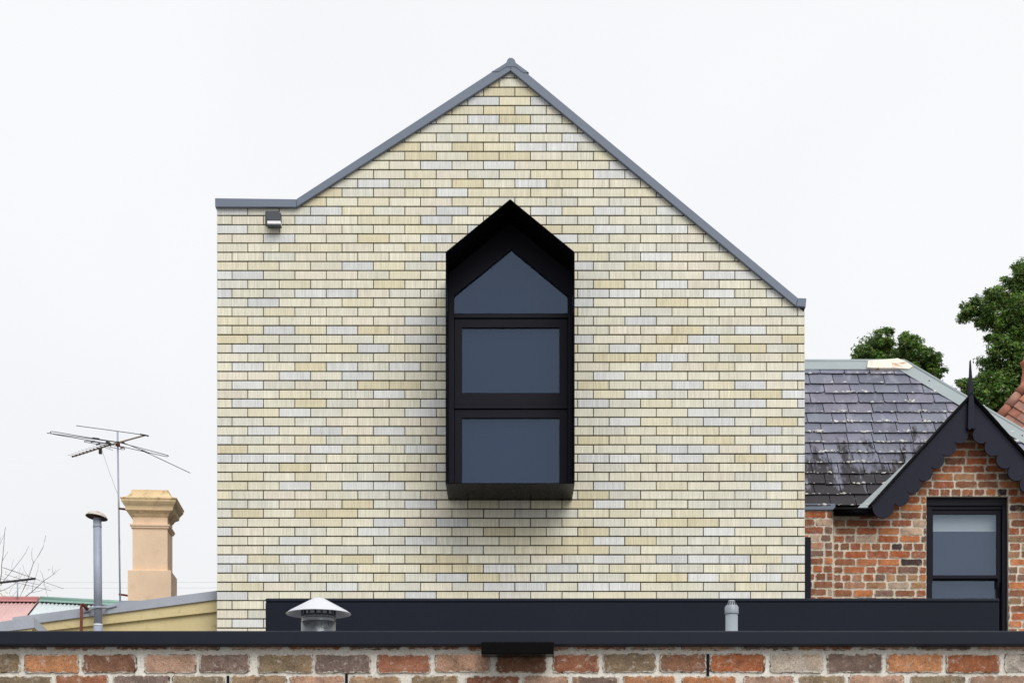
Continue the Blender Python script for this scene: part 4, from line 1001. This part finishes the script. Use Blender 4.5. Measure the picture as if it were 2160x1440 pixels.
# bare tree
YBT = 37.0; k = YBT / F
bt = empty('bare_tree'); tag(bt, 'nearly leafless tree with thin twigs behind the pink corrugated roof', 'tree')
zs = lambda a, b: (a * 140 / 1186, 1100 + b * 170 / 1440)
tw = [([(-60, 1500), (5, 1050), (30, 900), (28, 780), (48, 640), (70, 400), (80, 210), (98, 90)], 2.0), ([(45, 690), (95, 610), (145, 530)], .8), ([(-40, 480), (50, 290), (78, 215)], .8), ([(-30, 420), (22, 265)], .7),
      ([(10, 1140), (70, 1050), (215, 870), (350, 705), (460, 550), (512, 430)], 1.3), ([(215, 870), (208, 800), (240, 670)], .7),
      ([(330, 1400), (425, 1190), (515, 975), (600, 730), (690, 600), (770, 450), (795, 350), (818, 240)], 1.7), ([(600, 730), (572, 660), (566, 540), (578, 460)], 1.0), ([(515, 975), (440, 880), (402, 760)], .8),
      ([(440, 1345), (570, 1250), (680, 1150), (785, 1050), (870, 995), (955, 940)], 1.9), ([(955, 940), (930, 850), (938, 790)], .9), ([(955, 940), (1000, 850)], .7), ([(955, 940), (1065, 840)], .7), ([(785, 1050), (750, 930), (712, 870)], .9), ([(785, 1050), (810, 1180), (855, 1345)], .9),
      ([(570, 1250), (590, 1130), (640, 980), (680, 840), (685, 740)], .9), ([(570, 1265), (740, 1225), (870, 1150)], .8), ([(0, 1240), (130, 1190), (320, 1070), (420, 890)], 1.2), ([(180, 1345), (180, 1230), (300, 1060)], 1.0), ([(210, 1340), (330, 1200), (430, 1070)], .8),
      ([(340, 1010), (340, 900), (365, 820)], .7), ([(60, 815), (340, 910), (600, 1000)], .6), ([(0, 960), (200, 1060), (300, 1120)], .6), ([(425, 1190), (460, 1130), (500, 1130), (520, 1190)], .9)]
bv, bf = [], []
fk = P(-70, 1330, YBT + .3)
def addb(pts, radii):
    v, f = tube(None, pts, 0, None, seg=6, radii=radii); b0 = len(bv); bv.extend(v); bf.extend([tuple(q + b0 for q in x) for x in f])
addb([Vector((fk.x, YBT + .3, 0)), fk], [.16, .1])
for pts, r in tw:
    dy = random.uniform(-.4, .4); w3 = [P(*zs(*p), YBT + dy + random.uniform(-.05, .05)) for p in pts]; n = len(w3)
    if pts[0][1] > 1300: w3 = [fk] + w3; n += 1
    addb(w3, [max(.45, r * (1 - .6*i/(n-1))) * k * .5 for i in range(n)])
mesh('branches', bv, bf, M['bark'], bt, True)
lv, lf, lt = [], [], []
lp = [(105, 895), (290, 980), (255, 990), (875, 855), (30, 1300), (85, 1220), (105, 1250), (125, 1270), (90, 1320), (10, 1215), (40, 1310), (780, 1125), (170, 1270), (60, 1330), (15, 1280), (435, 980), (480, 1200), (430, 1180)]
for (a, b) in lp:
    c = P(*zs(a, b), YBT - .1); a_ = random.uniform(-.5, .5) + math.pi/2; L_, W_ = 5.0*k, 1.9*k
    d = Vector((math.cos(a_), .3, math.sin(a_))).normalized(); s = d.cross(Vector((0, 1, .2))).normalized(); b0 = len(lv)
    lv += [c - d*L_*.5, c + s*W_*.5, c + d*L_*.5, c - s*W_*.5]; lf.append((b0, b0+1, b0+2, b0+3)); lt += [random.choice([lin(176, 150, 70), lin(150, 140, 90), lin(190, 170, 60), lin(150, 96, 84)])]*4
mesh('leaves', lv, lf, M['leaf'], bt, tint=lt)
